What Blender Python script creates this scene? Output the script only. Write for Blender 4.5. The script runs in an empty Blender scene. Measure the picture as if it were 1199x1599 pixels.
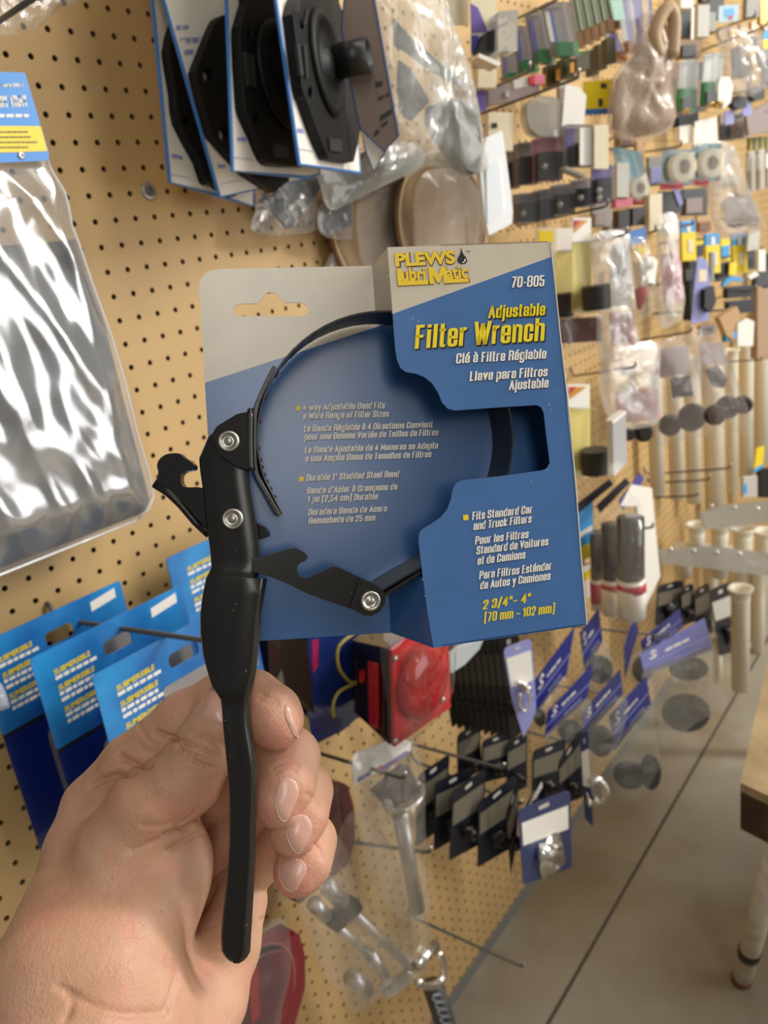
import bpy, bmesh, math, random
import numpy as np
from mathutils import Vector, Matrix
from mathutils.geometry import tessellate_polygon

random.seed(7)
SC = bpy.context.scene
COL = SC.collection

# ------------------------------------------------------------------ camera
# world: x runs along the pegboard, the board's face is y = 0 (the shop is at y < 0), z = 0 is the floor
FPX, CX, CY = 1235.0, 599.5, 799.5
RC = np.array([[0.60046214, -0.78677135, -0.14295471],      # rows: camera right, down, forward in world
               [-0.34059245, -0.08988753, -0.93590438],
               [0.72349292, 0.61066445, -0.32194244]])
ZF = 1.678
CAM = np.array([-0.46823949, -0.76770817, -0.23827274 + ZF])

cam_d = bpy.data.cameras.new('camera')
cam = bpy.data.objects.new('camera', cam_d)
COL.objects.link(cam)
cam_d.sensor_fit = 'HORIZONTAL'
cam_d.sensor_width = 24.0
cam_d.lens = FPX / 1199.0 * 24.0
cam_d.clip_start = 0.01
cam_d.clip_end = 100
_m = Matrix.Identity(4)
for _i in range(3):
    _m[_i][0] = RC[0][_i]
    _m[_i][1] = -RC[1][_i]
    _m[_i][2] = -RC[2][_i]
    _m[_i][3] = CAM[_i]
cam.matrix_world = _m
cam_d.dof.use_dof = True
cam_d.dof.focus_distance = 0.325
cam_d.dof.aperture_fstop = 13.5
SC.camera = cam

# ------------------------------------------------------------------ light and exposure
SC.view_settings.view_transform = 'Standard'
SC.view_settings.look = 'None'
SC.view_settings.gamma = 1.0
SC.view_settings.use_curve_mapping = False
SC.view_settings.exposure = 0.0

wd = bpy.data.worlds.new('shop_air')
SC.world = wd
wd.use_nodes = True
_bg = wd.node_tree.nodes['Background']
_bg.inputs[0].default_value = (1.0, 0.97, 0.93, 1)
_bg.inputs[1].default_value = 0.23

def area_light(name, loc, target, sx, sy, watts, col):
    d = bpy.data.lights.new(name, 'AREA')
    d.shape = 'RECTANGLE'; d.size = sx; d.size_y = sy
    d.energy = watts; d.color = col
    o = bpy.data.objects.new(name, d)
    COL.objects.link(o)
    o.location = loc
    o.rotation_euler = (Vector(target) - Vector(loc)).to_track_quat('-Z', 'Y').to_euler()
    return o
# the open roller door across the aisle and the ceiling's tube lights, plus an added fill behind the camera
area_light('roller_door_daylight', (1.9, -3.9, 1.5), (0.1, -0.3, 1.2), 2.6, 2.4, 66, (1.0, 0.98, 0.96))
area_light('aisle_lamp_right', (2.3, -2.5, 2.7), (0.2, -0.3, 1.2), 0.25, 1.2, 74, (1.0, 0.96, 0.9))
area_light('ceiling_tube_light_near', (0.9, -1.8, 3.2), (0.6, -0.6, 0), 0.3, 2.4, 22, (1.0, 0.95, 0.86))
area_light('added_fill_light_behind', (-1.5, -2.05, 2.7), (-0.2, -0.4, 1.3), 0.5, 1.8, 16, (1.0, 0.96, 0.9))  # unseen fill, added behind the camera to brighten the card
area_light('ceiling_tube_light_far', (2.9, -1.6, 3.2), (2.6, -0.5, 0), 0.3, 2.4, 26, (1.0, 0.96, 0.88))

# ------------------------------------------------------------------ points
def ray(px, py):
    return RC.T @ np.array([(px - CX) / FPX, (py - CY) / FPX, 1.0])
def P(px, py, depth):                     # a point at this distance in front of the lens
    return CAM + depth * ray(px, py)
def W(px, py, h=0.0):                     # a point h metres out from the pegboard's face
    d = ray(px, py)
    return CAM + (-h - CAM[1]) / d[1] * d
def F(px, py, z=0.0):                     # a point at height z over the floor
    d = ray(px, py)
    return CAM + (z - CAM[2]) / d[2] * d
def on_plane(px, py, o, n):
    d = ray(px, py)
    n = np.asarray(n, float)
    return CAM + (np.dot(np.asarray(o) - CAM, n) / np.dot(d, n)) * d
def nrm(v):
    v = np.asarray(v, float)
    return v / np.linalg.norm(v)
def yaw_n(deg, tilt=0.0):                 # a facing direction: 0 faces straight out of the pegboard, + turns towards the camera's left
    a = math.radians(deg); t = math.radians(tilt)
    return np.array([-math.sin(a) * math.cos(t), -math.cos(a) * math.cos(t), math.sin(t)])

# ------------------------------------------------------------------ materials
MATS = {}
def mat(name, col=(.5, .5, .5), rough=.5, metal=0.0, trans=0.0, alpha=1.0, spec=.5, coat=0.0, ior=1.45, sss=0.0, bump=None, vary=None):
    if name in MATS: return MATS[name]
    m = bpy.data.materials.new(name); m.use_nodes = True
    nt = m.node_tree; b = nt.nodes['Principled BSDF']
    b.inputs['Base Color'].default_value = (*col, 1)
    b.inputs['Roughness'].default_value = rough
    b.inputs['Metallic'].default_value = metal
    b.inputs['Transmission Weight'].default_value = trans
    b.inputs['Alpha'].default_value = alpha
    b.inputs['Specular IOR Level'].default_value = spec
    b.inputs['Coat Weight'].default_value = coat
    b.inputs['IOR'].default_value = ior
    if sss:
        b.inputs['Subsurface Weight'].default_value = sss
    tc = None
    if bump or vary:
        tc = nt.nodes.new('ShaderNodeTexCoord')
    if vary:                              # (scale, amount)
        n = nt.nodes.new('ShaderNodeTexNoise'); n.inputs['Scale'].default_value = vary[0]; n.inputs['Detail'].default_value = 5
        nt.links.new(tc.outputs['Object'], n.inputs['Vector'])
        r = nt.nodes.new('ShaderNodeMapRange'); r.inputs['From Min'].default_value = .3; r.inputs['From Max'].default_value = .7
        r.inputs['To Min'].default_value = 1 - vary[1]; r.inputs['To Max'].default_value = 1 + vary[1]
        nt.links.new(n.outputs['Fac'], r.inputs['Value'])
        mx = nt.nodes.new('ShaderNodeVectorMath'); mx.operation = 'SCALE'
        mx.inputs[0].default_value = col
        nt.links.new(r.outputs['Result'], mx.inputs['Scale'])
        nt.links.new(mx.outputs['Vector'], b.inputs['Base Color'])
    if bump:                              # (scale, strength, distance)
        n = nt.nodes.new('ShaderNodeTexNoise'); n.inputs['Scale'].default_value = bump[0]; n.inputs['Detail'].default_value = 4
        nt.links.new(tc.outputs['Object'], n.inputs['Vector'])
        bp = nt.nodes.new('ShaderNodeBump'); bp.inputs['Strength'].default_value = bump[1]; bp.inputs['Distance'].default_value = bump[2]
        nt.links.new(n.outputs['Fac'], bp.inputs['Height'])
        nt.links.new(bp.outputs['Normal'], b.inputs['Normal'])
    MATS[name] = m
    return m

def film(name, tint=(.9, .92, .95), amount=.25, rough=.08, bump=None, gloss=.5):
    """thin clear plastic: mostly see-through, with glossy reflections and a little milky haze"""
    if name in MATS: return MATS[name]
    m = bpy.data.materials.new(name); m.use_nodes = True
    nt = m.node_tree; nt.nodes.clear()
    out = nt.nodes.new('ShaderNodeOutputMaterial')
    tr = nt.nodes.new('ShaderNodeBsdfTransparent')
    tr.inputs[0].default_value = (.95, .96, .97, 1)
    df = nt.nodes.new('ShaderNodeBsdfDiffuse'); df.inputs[0].default_value = (*tint, 1)
    gl = nt.nodes.new('ShaderNodeBsdfGlossy'); gl.inputs[0].default_value = (1, 1, 1, 1); gl.inputs['Roughness'].default_value = rough
    a = nt.nodes.new('ShaderNodeMixShader'); a.inputs[0].default_value = amount
    nt.links.new(tr.outputs[0], a.inputs[1]); nt.links.new(df.outputs[0], a.inputs[2])
    c = nt.nodes.new('ShaderNodeMixShader')
    lw = nt.nodes.new('ShaderNodeLayerWeight'); lw.inputs['Blend'].default_value = gloss
    mr = nt.nodes.new('ShaderNodeMath'); mr.operation = 'MULTIPLY'; mr.inputs[1].default_value = .9
    nt.links.new(lw.outputs['Fresnel'], mr.inputs[0])
    nt.links.new(mr.outputs[0], c.inputs[0])
    nt.links.new(a.outputs[0], c.inputs[1]); nt.links.new(gl.outputs[0], c.inputs[2])
    nt.links.new(c.outputs[0], out.inputs[0])
    if bump:
        tc = nt.nodes.new('ShaderNodeTexCoord')
        n = nt.nodes.new('ShaderNodeTexNoise'); n.inputs['Scale'].default_value = bump[0]; n.inputs['Detail'].default_value = 3
        n.inputs['Distortion'].default_value = 1.2
        nt.links.new(tc.outputs['Object'], n.inputs['Vector'])
        bp = nt.nodes.new('ShaderNodeBump'); bp.inputs['Strength'].default_value = bump[1]; bp.inputs['Distance'].default_value = bump[2]
        nt.links.new(n.outputs['Fac'], bp.inputs['Height'])
        for q in (df, gl, lw):
            nt.links.new(bp.outputs['Normal'], q.inputs['Normal'])
    MATS[name] = m
    return m

# ------------------------------------------------------------------ objects
def origin_of(o):
    v = Vector((0, 0, 0))
    while o is not None:
        v += o.location; o = o.parent
    return np.array(v)
def thing(name, label, cat, loc, group=None):
    o = bpy.data.objects.new(name, None); COL.objects.link(o)
    o.empty_display_size = .02
    o.location = [float(c) for c in loc]
    return tag(o, label, cat, group)
def tag(o, label, cat, group=None, kind=None):
    o['label'] = label; o['category'] = cat
    if group: o['group'] = group
    if kind: o['kind'] = kind
    return o
def mesh(name, V, Fs, m, parent=None, smooth=False, loc=None, mats=None, mi=None):
    """world-space vertices become one mesh object, under parent if there is one"""
    V = np.asarray(V, float).reshape(-1, 3)
    me = bpy.data.meshes.new(name)
    base = origin_of(parent) if parent is not None else (np.asarray(loc, float) if loc is not None else V.mean(0))
    me.from_pydata((V - base).tolist(), [], [list(map(int, f)) for f in Fs])
    if mats:
        for q in mats: me.materials.append(q)
        if mi is not None: me.polygons.foreach_set('material_index', np.asarray(mi, np.int32))
    else:
        me.materials.append(m)
    bm = bmesh.new(); bm.from_mesh(me)
    bmesh.ops.recalc_face_normals(bm, faces=bm.faces)
    bm.to_mesh(me); bm.free()
    if smooth: me.polygons.foreach_set('use_smooth', [True] * len(me.polygons))
    me.update()
    o = bpy.data.objects.new(name, me); COL.objects.link(o)
    if parent is not None: o.parent = parent
    else: o.location = base.tolist()
    return o
def structure(o):
    o['kind'] = 'structure'
    return o
class MB:                                  # collects shapes for one mesh
    def __init__(s): s.v = []; s.f = []
    def add(s, V, Fs):
        k = len(s.v); s.v += [list(map(float, p)) for p in V]; s.f += [[i + k for i in f] for f in Fs]; return s
    def box(s, c, ax, ay, az):             # centre and three half axes
        c, ax, ay, az = map(np.asarray, (c, ax, ay, az))
        V = [c + i * ax + j * ay + k * az for i in (-1, 1) for j in (-1, 1) for k in (-1, 1)]
        return s.add(V, [(0, 1, 3, 2), (4, 6, 7, 5), (0, 4, 5, 1), (2, 3, 7, 6), (0, 2, 6, 4), (1, 5, 7, 3)])
    def slab(s, pts, thick, holes=()):     # planar polygon, pushed along the vector thick
        pts = [np.asarray(p, float) for p in pts]
        loops = [pts] + [[np.asarray(p, float) for p in h] for h in holes]
        tris = tessellate_polygon([[Vector(p) for p in l] for l in loops])
        allp = [p for l in loops for p in l]; n = len(allp); t = np.asarray(thick, float)
        V = allp + [p + t for p in allp]
        Fs = [tuple(x) for x in tris] + [tuple(i + n for i in reversed(x)) for x in tris]
        k = 0
        for l in loops:
            for i in range(len(l)):
                j = (i + 1) % len(l)
                Fs.append((k + i, k + j, k + j + n, k + i + n))
            k += len(l)
        return s.add(V, Fs)
    def tube(s, path, r, seg=8, caps=True, closed=False):
        path = [np.asarray(p, float) for p in path]; n = len(path)
        rr = r if hasattr(r, '__len__') else [r] * n
        V = []; up = None
        for i, p in enumerate(path):
            a = path[i - 1] if (i > 0 or closed) else p
            b = path[(i + 1) % n] if (i < n - 1 or closed) else p
            t = nrm(b - a)
            if up is None:
                up = np.cross(t, [0, 0, 1.0])
                if np.linalg.norm(up) < .1: up = np.cross(t, [1.0, 0, 0])
            up = nrm(up - t * np.dot(up, t)); w = np.cross(t, up)
            V += [p + rr[i] * (math.cos(q) * up + math.sin(q) * w) for q in [2 * math.pi * j / seg for j in range(seg)]]
        Fs = []
        for i in range(n if closed else n - 1):
            k, l = i * seg, ((i + 1) % n) * seg
            Fs += [(k + j, k + (j + 1) % seg, l + (j + 1) % seg, l + j) for j in range(seg)]
        if caps and not closed:
            Fs += [tuple(reversed(range(seg))), tuple(range((n - 1) * seg, n * seg))]
        return s.add(V, Fs)
    def lathe(s, o, axis, prof, seg=24):   # profile of (distance along axis, radius)
        o = np.asarray(o, float); a = nrm(axis)
        u = np.cross(a, [0, 0, 1.0]); u = nrm(u) if np.linalg.norm(u) > .1 else nrm(np.cross(a, [1.0, 0, 0]))
        w = np.cross(a, u)
        V = []
        for d, r in prof:
            V += [o + a * d + r * (math.cos(q) * u + math.sin(q) * w) for q in [2 * math.pi * j / seg for j in range(seg)]]
        Fs = []
        for i in range(len(prof) - 1):
            k, l = i * seg, (i + 1) * seg
            Fs += [(k + j, k + (j + 1) % seg, l + (j + 1) % seg, l + j) for j in range(seg)]
        if prof[0][1] > 1e-6: Fs.append(tuple(reversed(range(seg))))
        if prof[-1][1] > 1e-6: Fs.append(tuple(range((len(prof) - 1) * seg, len(prof) * seg)))
        return s.add(V, Fs)
    def grid(s, rows):                     # rows of points -> quads
        m_ = len(rows[0])
        V = [p for r in rows for p in r]
        Fs = [(i * m_ + j, i * m_ + j + 1, (i + 1) * m_ + j + 1, (i + 1) * m_ + j) for i in range(len(rows) - 1) for j in range(m_ - 1)]
        return s.add(V, Fs)
    def build(s, name, m, parent=None, smooth=False, loc=None):
        return mesh(name, s.v, s.f, m, parent, smooth, loc)
def bevel(o, w, seg=2):
    b = o.modifiers.new('bevel', 'BEVEL'); b.width = w; b.segments = seg; b.limit_method = 'ANGLE'; b.angle_limit = math.radians(40)
    return o
def smooth_line(pts, n=6, closed=False):   # Catmull-Rom through 2-D or 3-D points
    pts = [np.asarray(p, float) for p in pts]; out = []; N = len(pts)
    for i in range(N if closed else N - 1):
        g = lambda k: pts[k % N] if closed else pts[min(max(k, 0), N - 1)]
        a, b, c, d = g(i - 1), g(i), g(i + 1), g(i + 2)
        for t in [k / n for k in range(n)]:
            out.append(.5 * ((2 * b) + (c - a) * t + (2 * a - 5 * b + 4 * c - d) * t * t + (3 * b - a - 3 * c + d) * t ** 3))
    if not closed: out.append(pts[-1])
    return out
def rounded(pts, r, n=4):                  # 2-D polygon with its corners rounded
    pts = [np.asarray(p, float) for p in pts]; out = []; N = len(pts)
    for i in range(N):
        a, b, c = pts[i - 1], pts[i], pts[(i + 1) % N]
        ri = r[i] if hasattr(r, '__len__') else r
        if ri <= 0: out.append(b); continue
        u, v = a - b, c - b
        lu, lv = np.linalg.norm(u), np.linalg.norm(v)
        q = min(ri, lu * .45, lv * .45)
        p0, p1 = b + u / lu * q, b + v / lv * q
        for k in range(n + 1):
            t = k / n
            out.append((1 - t) ** 2 * p0 + 2 * t * (1 - t) * b + t * t * p1)
    return out

# lettering: the text stands between two points of a plane, so many metres tall
def text_mesh(body, bold=0.0, shear=0.0, spacing=1.0):
    c = bpy.data.curves.new('lettering', 'FONT')
    c.body = body; c.size = 1.0; c.offset = bold; c.shear = shear; c.resolution_u = 3; c.space_character = spacing
    o = bpy.data.objects.new('lettering', c); COL.objects.link(o)
    me = bpy.data.meshes.new_from_object(o.evaluated_get(bpy.context.evaluated_depsgraph_get()))
    n = len(me.vertices); V = np.zeros(n * 3); me.vertices.foreach_get('co', V); V = V.reshape(-1, 3)
    Fs = [tuple(p.vertices) for p in me.polygons]
    bpy.data.objects.remove(o); bpy.data.curves.remove(c); bpy.data.meshes.remove(me)
    return V, Fs
CAPH = 0.7
def letters(mb, body, a, b, up, cap, bold=.012, shear=.18, spacing=1.0, lift=(0, 0, 0)):
    """a, b: ends of the baseline in space; up: unit vector; cap: height of a capital"""
    V, Fs = text_mesh(body, bold, shear, spacing)
    if len(V) == 0: return
    x0, x1 = V[:, 0].min(), V[:, 0].max()
    a, b, up = np.asarray(a), np.asarray(b), np.asarray(up)
    s = (V[:, 0:1] - x0) / (x1 - x0)
    mb.add(a + s * (b - a) + V[:, 1:2] / CAPH * cap * up + np.asarray(lift), Fs)

def look_material(o): return o
# ================================================================== the setting: pegboard wall and floor
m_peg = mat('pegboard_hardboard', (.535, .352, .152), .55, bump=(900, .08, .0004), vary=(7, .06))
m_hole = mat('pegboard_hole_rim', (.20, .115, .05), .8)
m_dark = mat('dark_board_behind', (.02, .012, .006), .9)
IN = .0254
def peg_panel(name, i0, i1, j0, j1, m1=None):
    """hardboard with drilled holes, one hole to the inch; i along the wall, j upwards"""
    ni, nj = i1 - i0, j1 - j0
    S = 12; R = .0031; T = .0048
    gi, gj = np.meshgrid(np.arange(ni), np.arange(nj), indexing='ij')
    cx = (gi.ravel() + i0) * IN; cz = (gj.ravel() + j0) * IN + ZF; N = ni * nj
    ang = np.arange(S) * 2 * math.pi / S + math.pi / 4
    h = IN / 2
    # square ring of S points: project the circle directions on the cell's border
    c, s = np.cos(ang), np.sin(ang); k = h / np.maximum(abs(c), abs(s))
    sq = np.stack([c * k, s * k], 1)
    ci = np.stack([c * R, s * R], 1)
    V = np.zeros((N, 3 * S, 3))
    for q, (ring, y) in enumerate(((sq, 0), (ci, 0), (ci, T))):
        V[:, q * S:(q + 1) * S, 0] = cx[:, None] + ring[None, :, 0]
        V[:, q * S:(q + 1) * S, 2] = cz[:, None] + ring[None, :, 1]
        V[:, q * S:(q + 1) * S, 1] = y
    a = np.arange(S); b = (a + 1) % S
    f1 = np.stack([a, b, b + S, a + S], 1); f2 = f1 + S
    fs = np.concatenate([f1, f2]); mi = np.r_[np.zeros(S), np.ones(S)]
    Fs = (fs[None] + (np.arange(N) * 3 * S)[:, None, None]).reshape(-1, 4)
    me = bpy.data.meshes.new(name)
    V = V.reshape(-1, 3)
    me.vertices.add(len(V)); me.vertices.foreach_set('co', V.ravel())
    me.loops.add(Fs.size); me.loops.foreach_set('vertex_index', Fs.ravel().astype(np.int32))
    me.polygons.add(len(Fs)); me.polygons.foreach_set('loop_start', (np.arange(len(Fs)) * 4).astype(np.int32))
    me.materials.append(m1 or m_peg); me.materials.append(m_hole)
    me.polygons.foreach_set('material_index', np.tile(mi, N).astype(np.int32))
    me.polygons.foreach_set('use_smooth', np.zeros(len(Fs), bool))
    me.update(calc_edges=True); me.validate()
    o = bpy.data.objects.new(name, me); COL.objects.link(o)
    return structure(o)
JF = -int(round((ZF - .03) / IN))
SEAM = 28
peg_panel('wall_left', -14, SEAM, JF, 8)
peg_panel('wall_right', SEAM, 180, JF, 20).location.x = .002
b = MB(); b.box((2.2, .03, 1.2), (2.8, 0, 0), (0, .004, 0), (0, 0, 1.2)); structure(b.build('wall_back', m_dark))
m_angle = mat('floor_angle_grey_metal', (.30, .30, .28), .5, .6)
b = MB(); b.box((2.0, -.003, .012), (2.4, 0, 0), (0, .003, 0), (0, 0, .012)); structure(b.build('baseboard_left', m_angle))
# concrete floor, stained, with one long saw-cut joint
def floor_material():
    m = bpy.data.materials.new('concrete_floor'); m.use_nodes = True
    nt = m.node_tree; L = nt.links.new; b = nt.nodes['Principled BSDF']
    tc = nt.nodes.new('ShaderNodeTexCoord')
    def noise(s, d=6, dist=0.0):
        n = nt.nodes.new('ShaderNodeTexNoise'); n.inputs['Scale'].default_value = s; n.inputs['Detail'].default_value = d
        n.inputs['Distortion'].default_value = dist
        L(tc.outputs['Object'], n.inputs['Vector']); return n.outputs['Fac']
    def ramp(f, stops):
        r = nt.nodes.new('ShaderNodeValToRGB'); e = r.color_ramp.elements
        e[0].position, e[0].color = stops[0][0], (*stops[0][1], 1); e[1].position, e[1].color = stops[-1][0], (*stops[-1][1], 1)
        L(f, r.inputs[0]); return r.outputs[0]
    base = ramp(noise(5), [(.3, (.31, .28, .215)), (.7, (.39, .355, .285))])
    st = ramp(noise(2.1, 8, .4), [(.44, (1, 1, 1)), (.64, (.70, .58, .42))])
    mx = nt.nodes.new('ShaderNodeMix'); mx.data_type = 'RGBA'; mx.blend_type = 'MULTIPLY'; mx.inputs[0].default_value = .9
    L(base, mx.inputs[6]); L(st, mx.inputs[7])
    L(mx.outputs[2], b.inputs['Base Color'])
    b.inputs['Roughness'].default_value = .6
    bp = nt.nodes.new('ShaderNodeBump'); bp.inputs['Strength'].default_value = .15; bp.inputs['Distance'].default_value = .002
    L(noise(120), bp.inputs['Height']); L(bp.outputs[0], b.inputs['Normal'])
    return m
m_floor = floor_material()
j0, j1 = F(857, 1595), F(1190, 1012)        # the joint
jd = nrm(j1 - j0); js = np.array([-jd[1], jd[0], 0.0])
A_, B_ = j0 - jd * 6, j0 + jd * 9
wj = .0042
b = MB()
b.slab([A_ + js * wj, B_ + js * wj, B_ + js * 9, A_ + js * 9], (0, 0, -.1))
b.slab([A_ - js * wj, B_ - js * wj, B_ - js * 9, A_ - js * 9], (0, 0, -.1))
structure(b.build('floor', m_floor))
m_joint = mat('joint_grit', (.12, .10, .075), .9, bump=(300, .4, .002))
b = MB(); b.slab([A_ + js * wj, B_ + js * wj, B_ - js * wj, A_ - js * wj], (0, 0, -.05))
for k in range(len(b.v)): b.v[k][2] -= .003
structure(b.build('trim_1', m_joint))
# ------------------------------------------------------------------ a condensed gothic letter, drawn from strokes (cap height 1, x-height .76)
XH = .76
def _glyphs():
    x = XH; g = {}
    # each glyph: (width, [strokes]); a stroke is [(x, y[, corner radius])...], x from 0 (left stem) to 1 (right stem); 'c' closes it
    o = lambda h, y=0: [(0, y, 1), (1, y, 1), (1, h, 1), (0, h, 1), 'c']
    g['A'] = (.42, [[(-.05, 0), (.5, 1), (1.05, 0)], [(.2, .28), (.8, .28)]])
    g['B'] = (.40, [[(0, 0), (1, 0, 1), (1, .52, .6), (.7, .52)], [(0, 1), (1, 1, 1), (1, .52, .6), (0, .52)], [(0, 0), (0, 1)]])
    g['C'] = (.40, [[(1, .34), (1, 0, 1), (0, 0, 1), (0, 1, 1), (1, 1, 1), (1, .66)]])
    g['D'] = (.40, [[(0, 0), (1, 0, 1), (1, 1, 1), (0, 1), 'c']])
    g['E'] = (.34, [[(1, 0), (0, 0), (0, 1), (1, 1)], [(0, .52), (.9, .52)]])
    g['F'] = (.33, [[(0, 0), (0, 1), (1, 1)], [(0, .52), (.9, .52)]])
    g['G'] = (.40, [[(.55, .5), (1, .5), (1, 0, 1), (0, 0, 1), (0, 1, 1), (1, 1, 1), (1, .68)]])
    g['L'] = (.32, [[(0, 1), (0, 0), (1, 0)]])
    g['M'] = (.54, [[(0, 0), (0, 1), (.5, .2), (1, 1), (1, 0)]])
    g['P'] = (.39, [[(0, 0), (0, 1), (1, 1, 1), (1, .45, 1), (0, .45)]])
    g['R'] = (.40, [[(0, 0), (0, 1), (1, 1, 1), (1, .5, 1), (0, .5)], [(.6, .5), (1, .38, .5), (1, 0)]])
    g['S'] = (.39, [[(0, .28), (0, 0, 1), (1, 0, 1), (1, .48, 1), (0, .56, 1), (0, 1, 1), (1, 1, 1), (1, .72)]])
    g['T'] = (.36, [[(-.1, 1), (1.1, 1)], [(.5, 0), (.5, 1)]])
    g['V'] = (.40, [[(-.05, 1), (.5, 0), (1.05, 1)]])
    g['W'] = (.60, [[(-.02, 1), (.25, 0), (.5, .9), (.75, 0), (1.02, 1)]])
    g['0'] = (.40, [o(1)]); g['1'] = (.24, [[(.8, 0), (.8, 1)], [(.7, .98), (-.3, .80)]])
    g['2'] = (.37, [[(0, .7), (0, 1, 1), (1, 1, 1), (1, .56, .8), (0, .1), (0, 0), (1, 0)]])
    g['3'] = (.37, [[(0, .72), (0, 1, 1), (1, 1, 1), (1, .52, .6), (.35, .52)], [(.35, .52), (1, .52, .6), (1, 0, 1), (0, 0, 1), (0, .28)]])
    g['4'] = (.40, [[(1.15, .24), (-.1, .24), (.72, 1), (.72, 0)]])
    g['5'] = (.37, [[(1, 1), (0, 1), (0, .56), (1, .6, 1), (1, 0, 1), (0, 0, 1), (0, .28)]])
    g['7'] = (.36, [[(0, 1), (1, 1), (.3, 0)]])
    g['8'] = (.42, [o(.52), o(1, .52)])
    g['a'] = (.36, [[(0, .58), (0, x, 1), (1, x, 1), (1, 0)], [(1, .44), (0, .42, 1), (0, 0, 1), (1, .04)]])
    g['b'] = (.37, [o(x), [(0, 0), (0, 1)]]); g['d'] = (.37, [o(x), [(1, 0), (1, 1)]])
    g['c'] = (.35, [[(1, .26), (1, 0, 1), (0, 0, 1), (0, x, 1), (1, x, 1), (1, .5)]])
    g['e'] = (.36, [[(0, .38), (1, .38), (1, x, 1), (0, x, 1), (0, 0, 1), (1, 0, 1), (1, .2)]])
    g['f'] = (.24, [[(.3, 0), (.3, 1, 1), (1.1, 1)], [(-.3, x), (1, x)]])
    g['g'] = (.37, [o(x), [(1, x), (1, -.24, 1), (0, -.24, 1), (0, -.1)]])
    g['h'] = (.37, [[(0, 0), (0, 1)], [(0, x), (1, x, 1), (1, 0)]])
    g['i'] = (.17, [[(.5, 0), (.5, x)], [(.5, .975), (.5, 1)]])
    g['j'] = (.17, [[(.5, x), (.5, -.24, .6), (-1.5, -.24)], [(.5, .975), (.5, 1)]])
    g['k'] = (.37, [[(0, 0), (0, 1)], [(1, x), (.1, .38), (1.05, 0)]])
    g['l'] = (.17, [[(.5, 0), (.5, 1)]])
    g['m'] = (.56, [[(0, 0), (0, x), (.5, x, .5), (.5, 0)], [(.5, x), (1, x, 1), (1, 0)]])
    g['n'] = (.37, [[(0, 0), (0, x)], [(0, x), (1, x, 1), (1, 0)]])
    g['o'] = (.37, [o(x)]); g['p'] = (.37, [o(x), [(0, -.24), (0, x)]])
    g['r'] = (.27, [[(0, 0), (0, x)], [(0, .62), (.5, x, .6), (1.1, x)]])
    g['s'] = (.34, [[(0, .2), (0, 0, 1), (1, 0, 1), (1, .36, 1), (0, .42, 1), (0, x, 1), (1, x, 1), (1, .56)]])
    g['t'] = (.25, [[(.3, 1), (.3, 0, .8), (1.1, 0)], [(-.3, x), (1, x)]])
    g['u'] = (.37, [[(0, x), (0, 0, 1), (1, 0)], [(1, x), (1, 0)]])
    g['v'] = (.35, [[(-.05, x), (.5, 0), (1.05, x)]]); g['w'] = (.52, [[(-.02, x), (.25, 0), (.5, x * .9), (.75, 0), (1.02, x)]])
    g['y'] = (.35, [[(-.05, x), (.5, .02)], [(1.05, x), (.35, -.24), (-.1, -.24)]])
    g['Y'] = (.38, [[(-.05, 1), (.5, .45), (1.05, 1)], [(.5, .45), (.5, 0)]])
    g['z'] = (.33, [[(0, x), (1, x), (0, 0), (1, 0)]])
    g['é'] = (g['e'][0], g['e'][1] + [[(.3, .86), (.8, 1.02)]]); g['à'] = (g['a'][0], g['a'][1] + [[(.7, .86), (.2, 1.02)]])
    g['á'] = (g['a'][0], g['a'][1] + [[(.3, .86), (.8, 1.02)]]); g['ñ'] = (g['n'][0], g['n'][1] + [[(0, .90), (.4, .96), (.6, .90), (1, .96)]])
    g['-'] = (.22, [[(0, .40), (1, .40)]]); g['–'] = (.34, [[(-.1, .40), (1.1, .40)]])
    g['"'] = (.24, [[(.1, .72), (.1, 1)], [(.9, .72), (.9, 1)]]); g["'"] = (.14, [[(.5, .74), (.5, 1)]])
    g['('] = (.24, [[(1, -.12), (.1, -.12), (.1, 1.05), (1, 1.05)]]); g[')'] = (.24, [[(0, -.12), (.9, -.12), (.9, 1.05), (0, 1.05)]])
    g['/'] = (.30, [[(0, -.05), (1, 1.05)]]); g[','] = (.15, [[(.5, .04), (.3, -.14)]])
    return g
GLYPHS = _glyphs()
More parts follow.
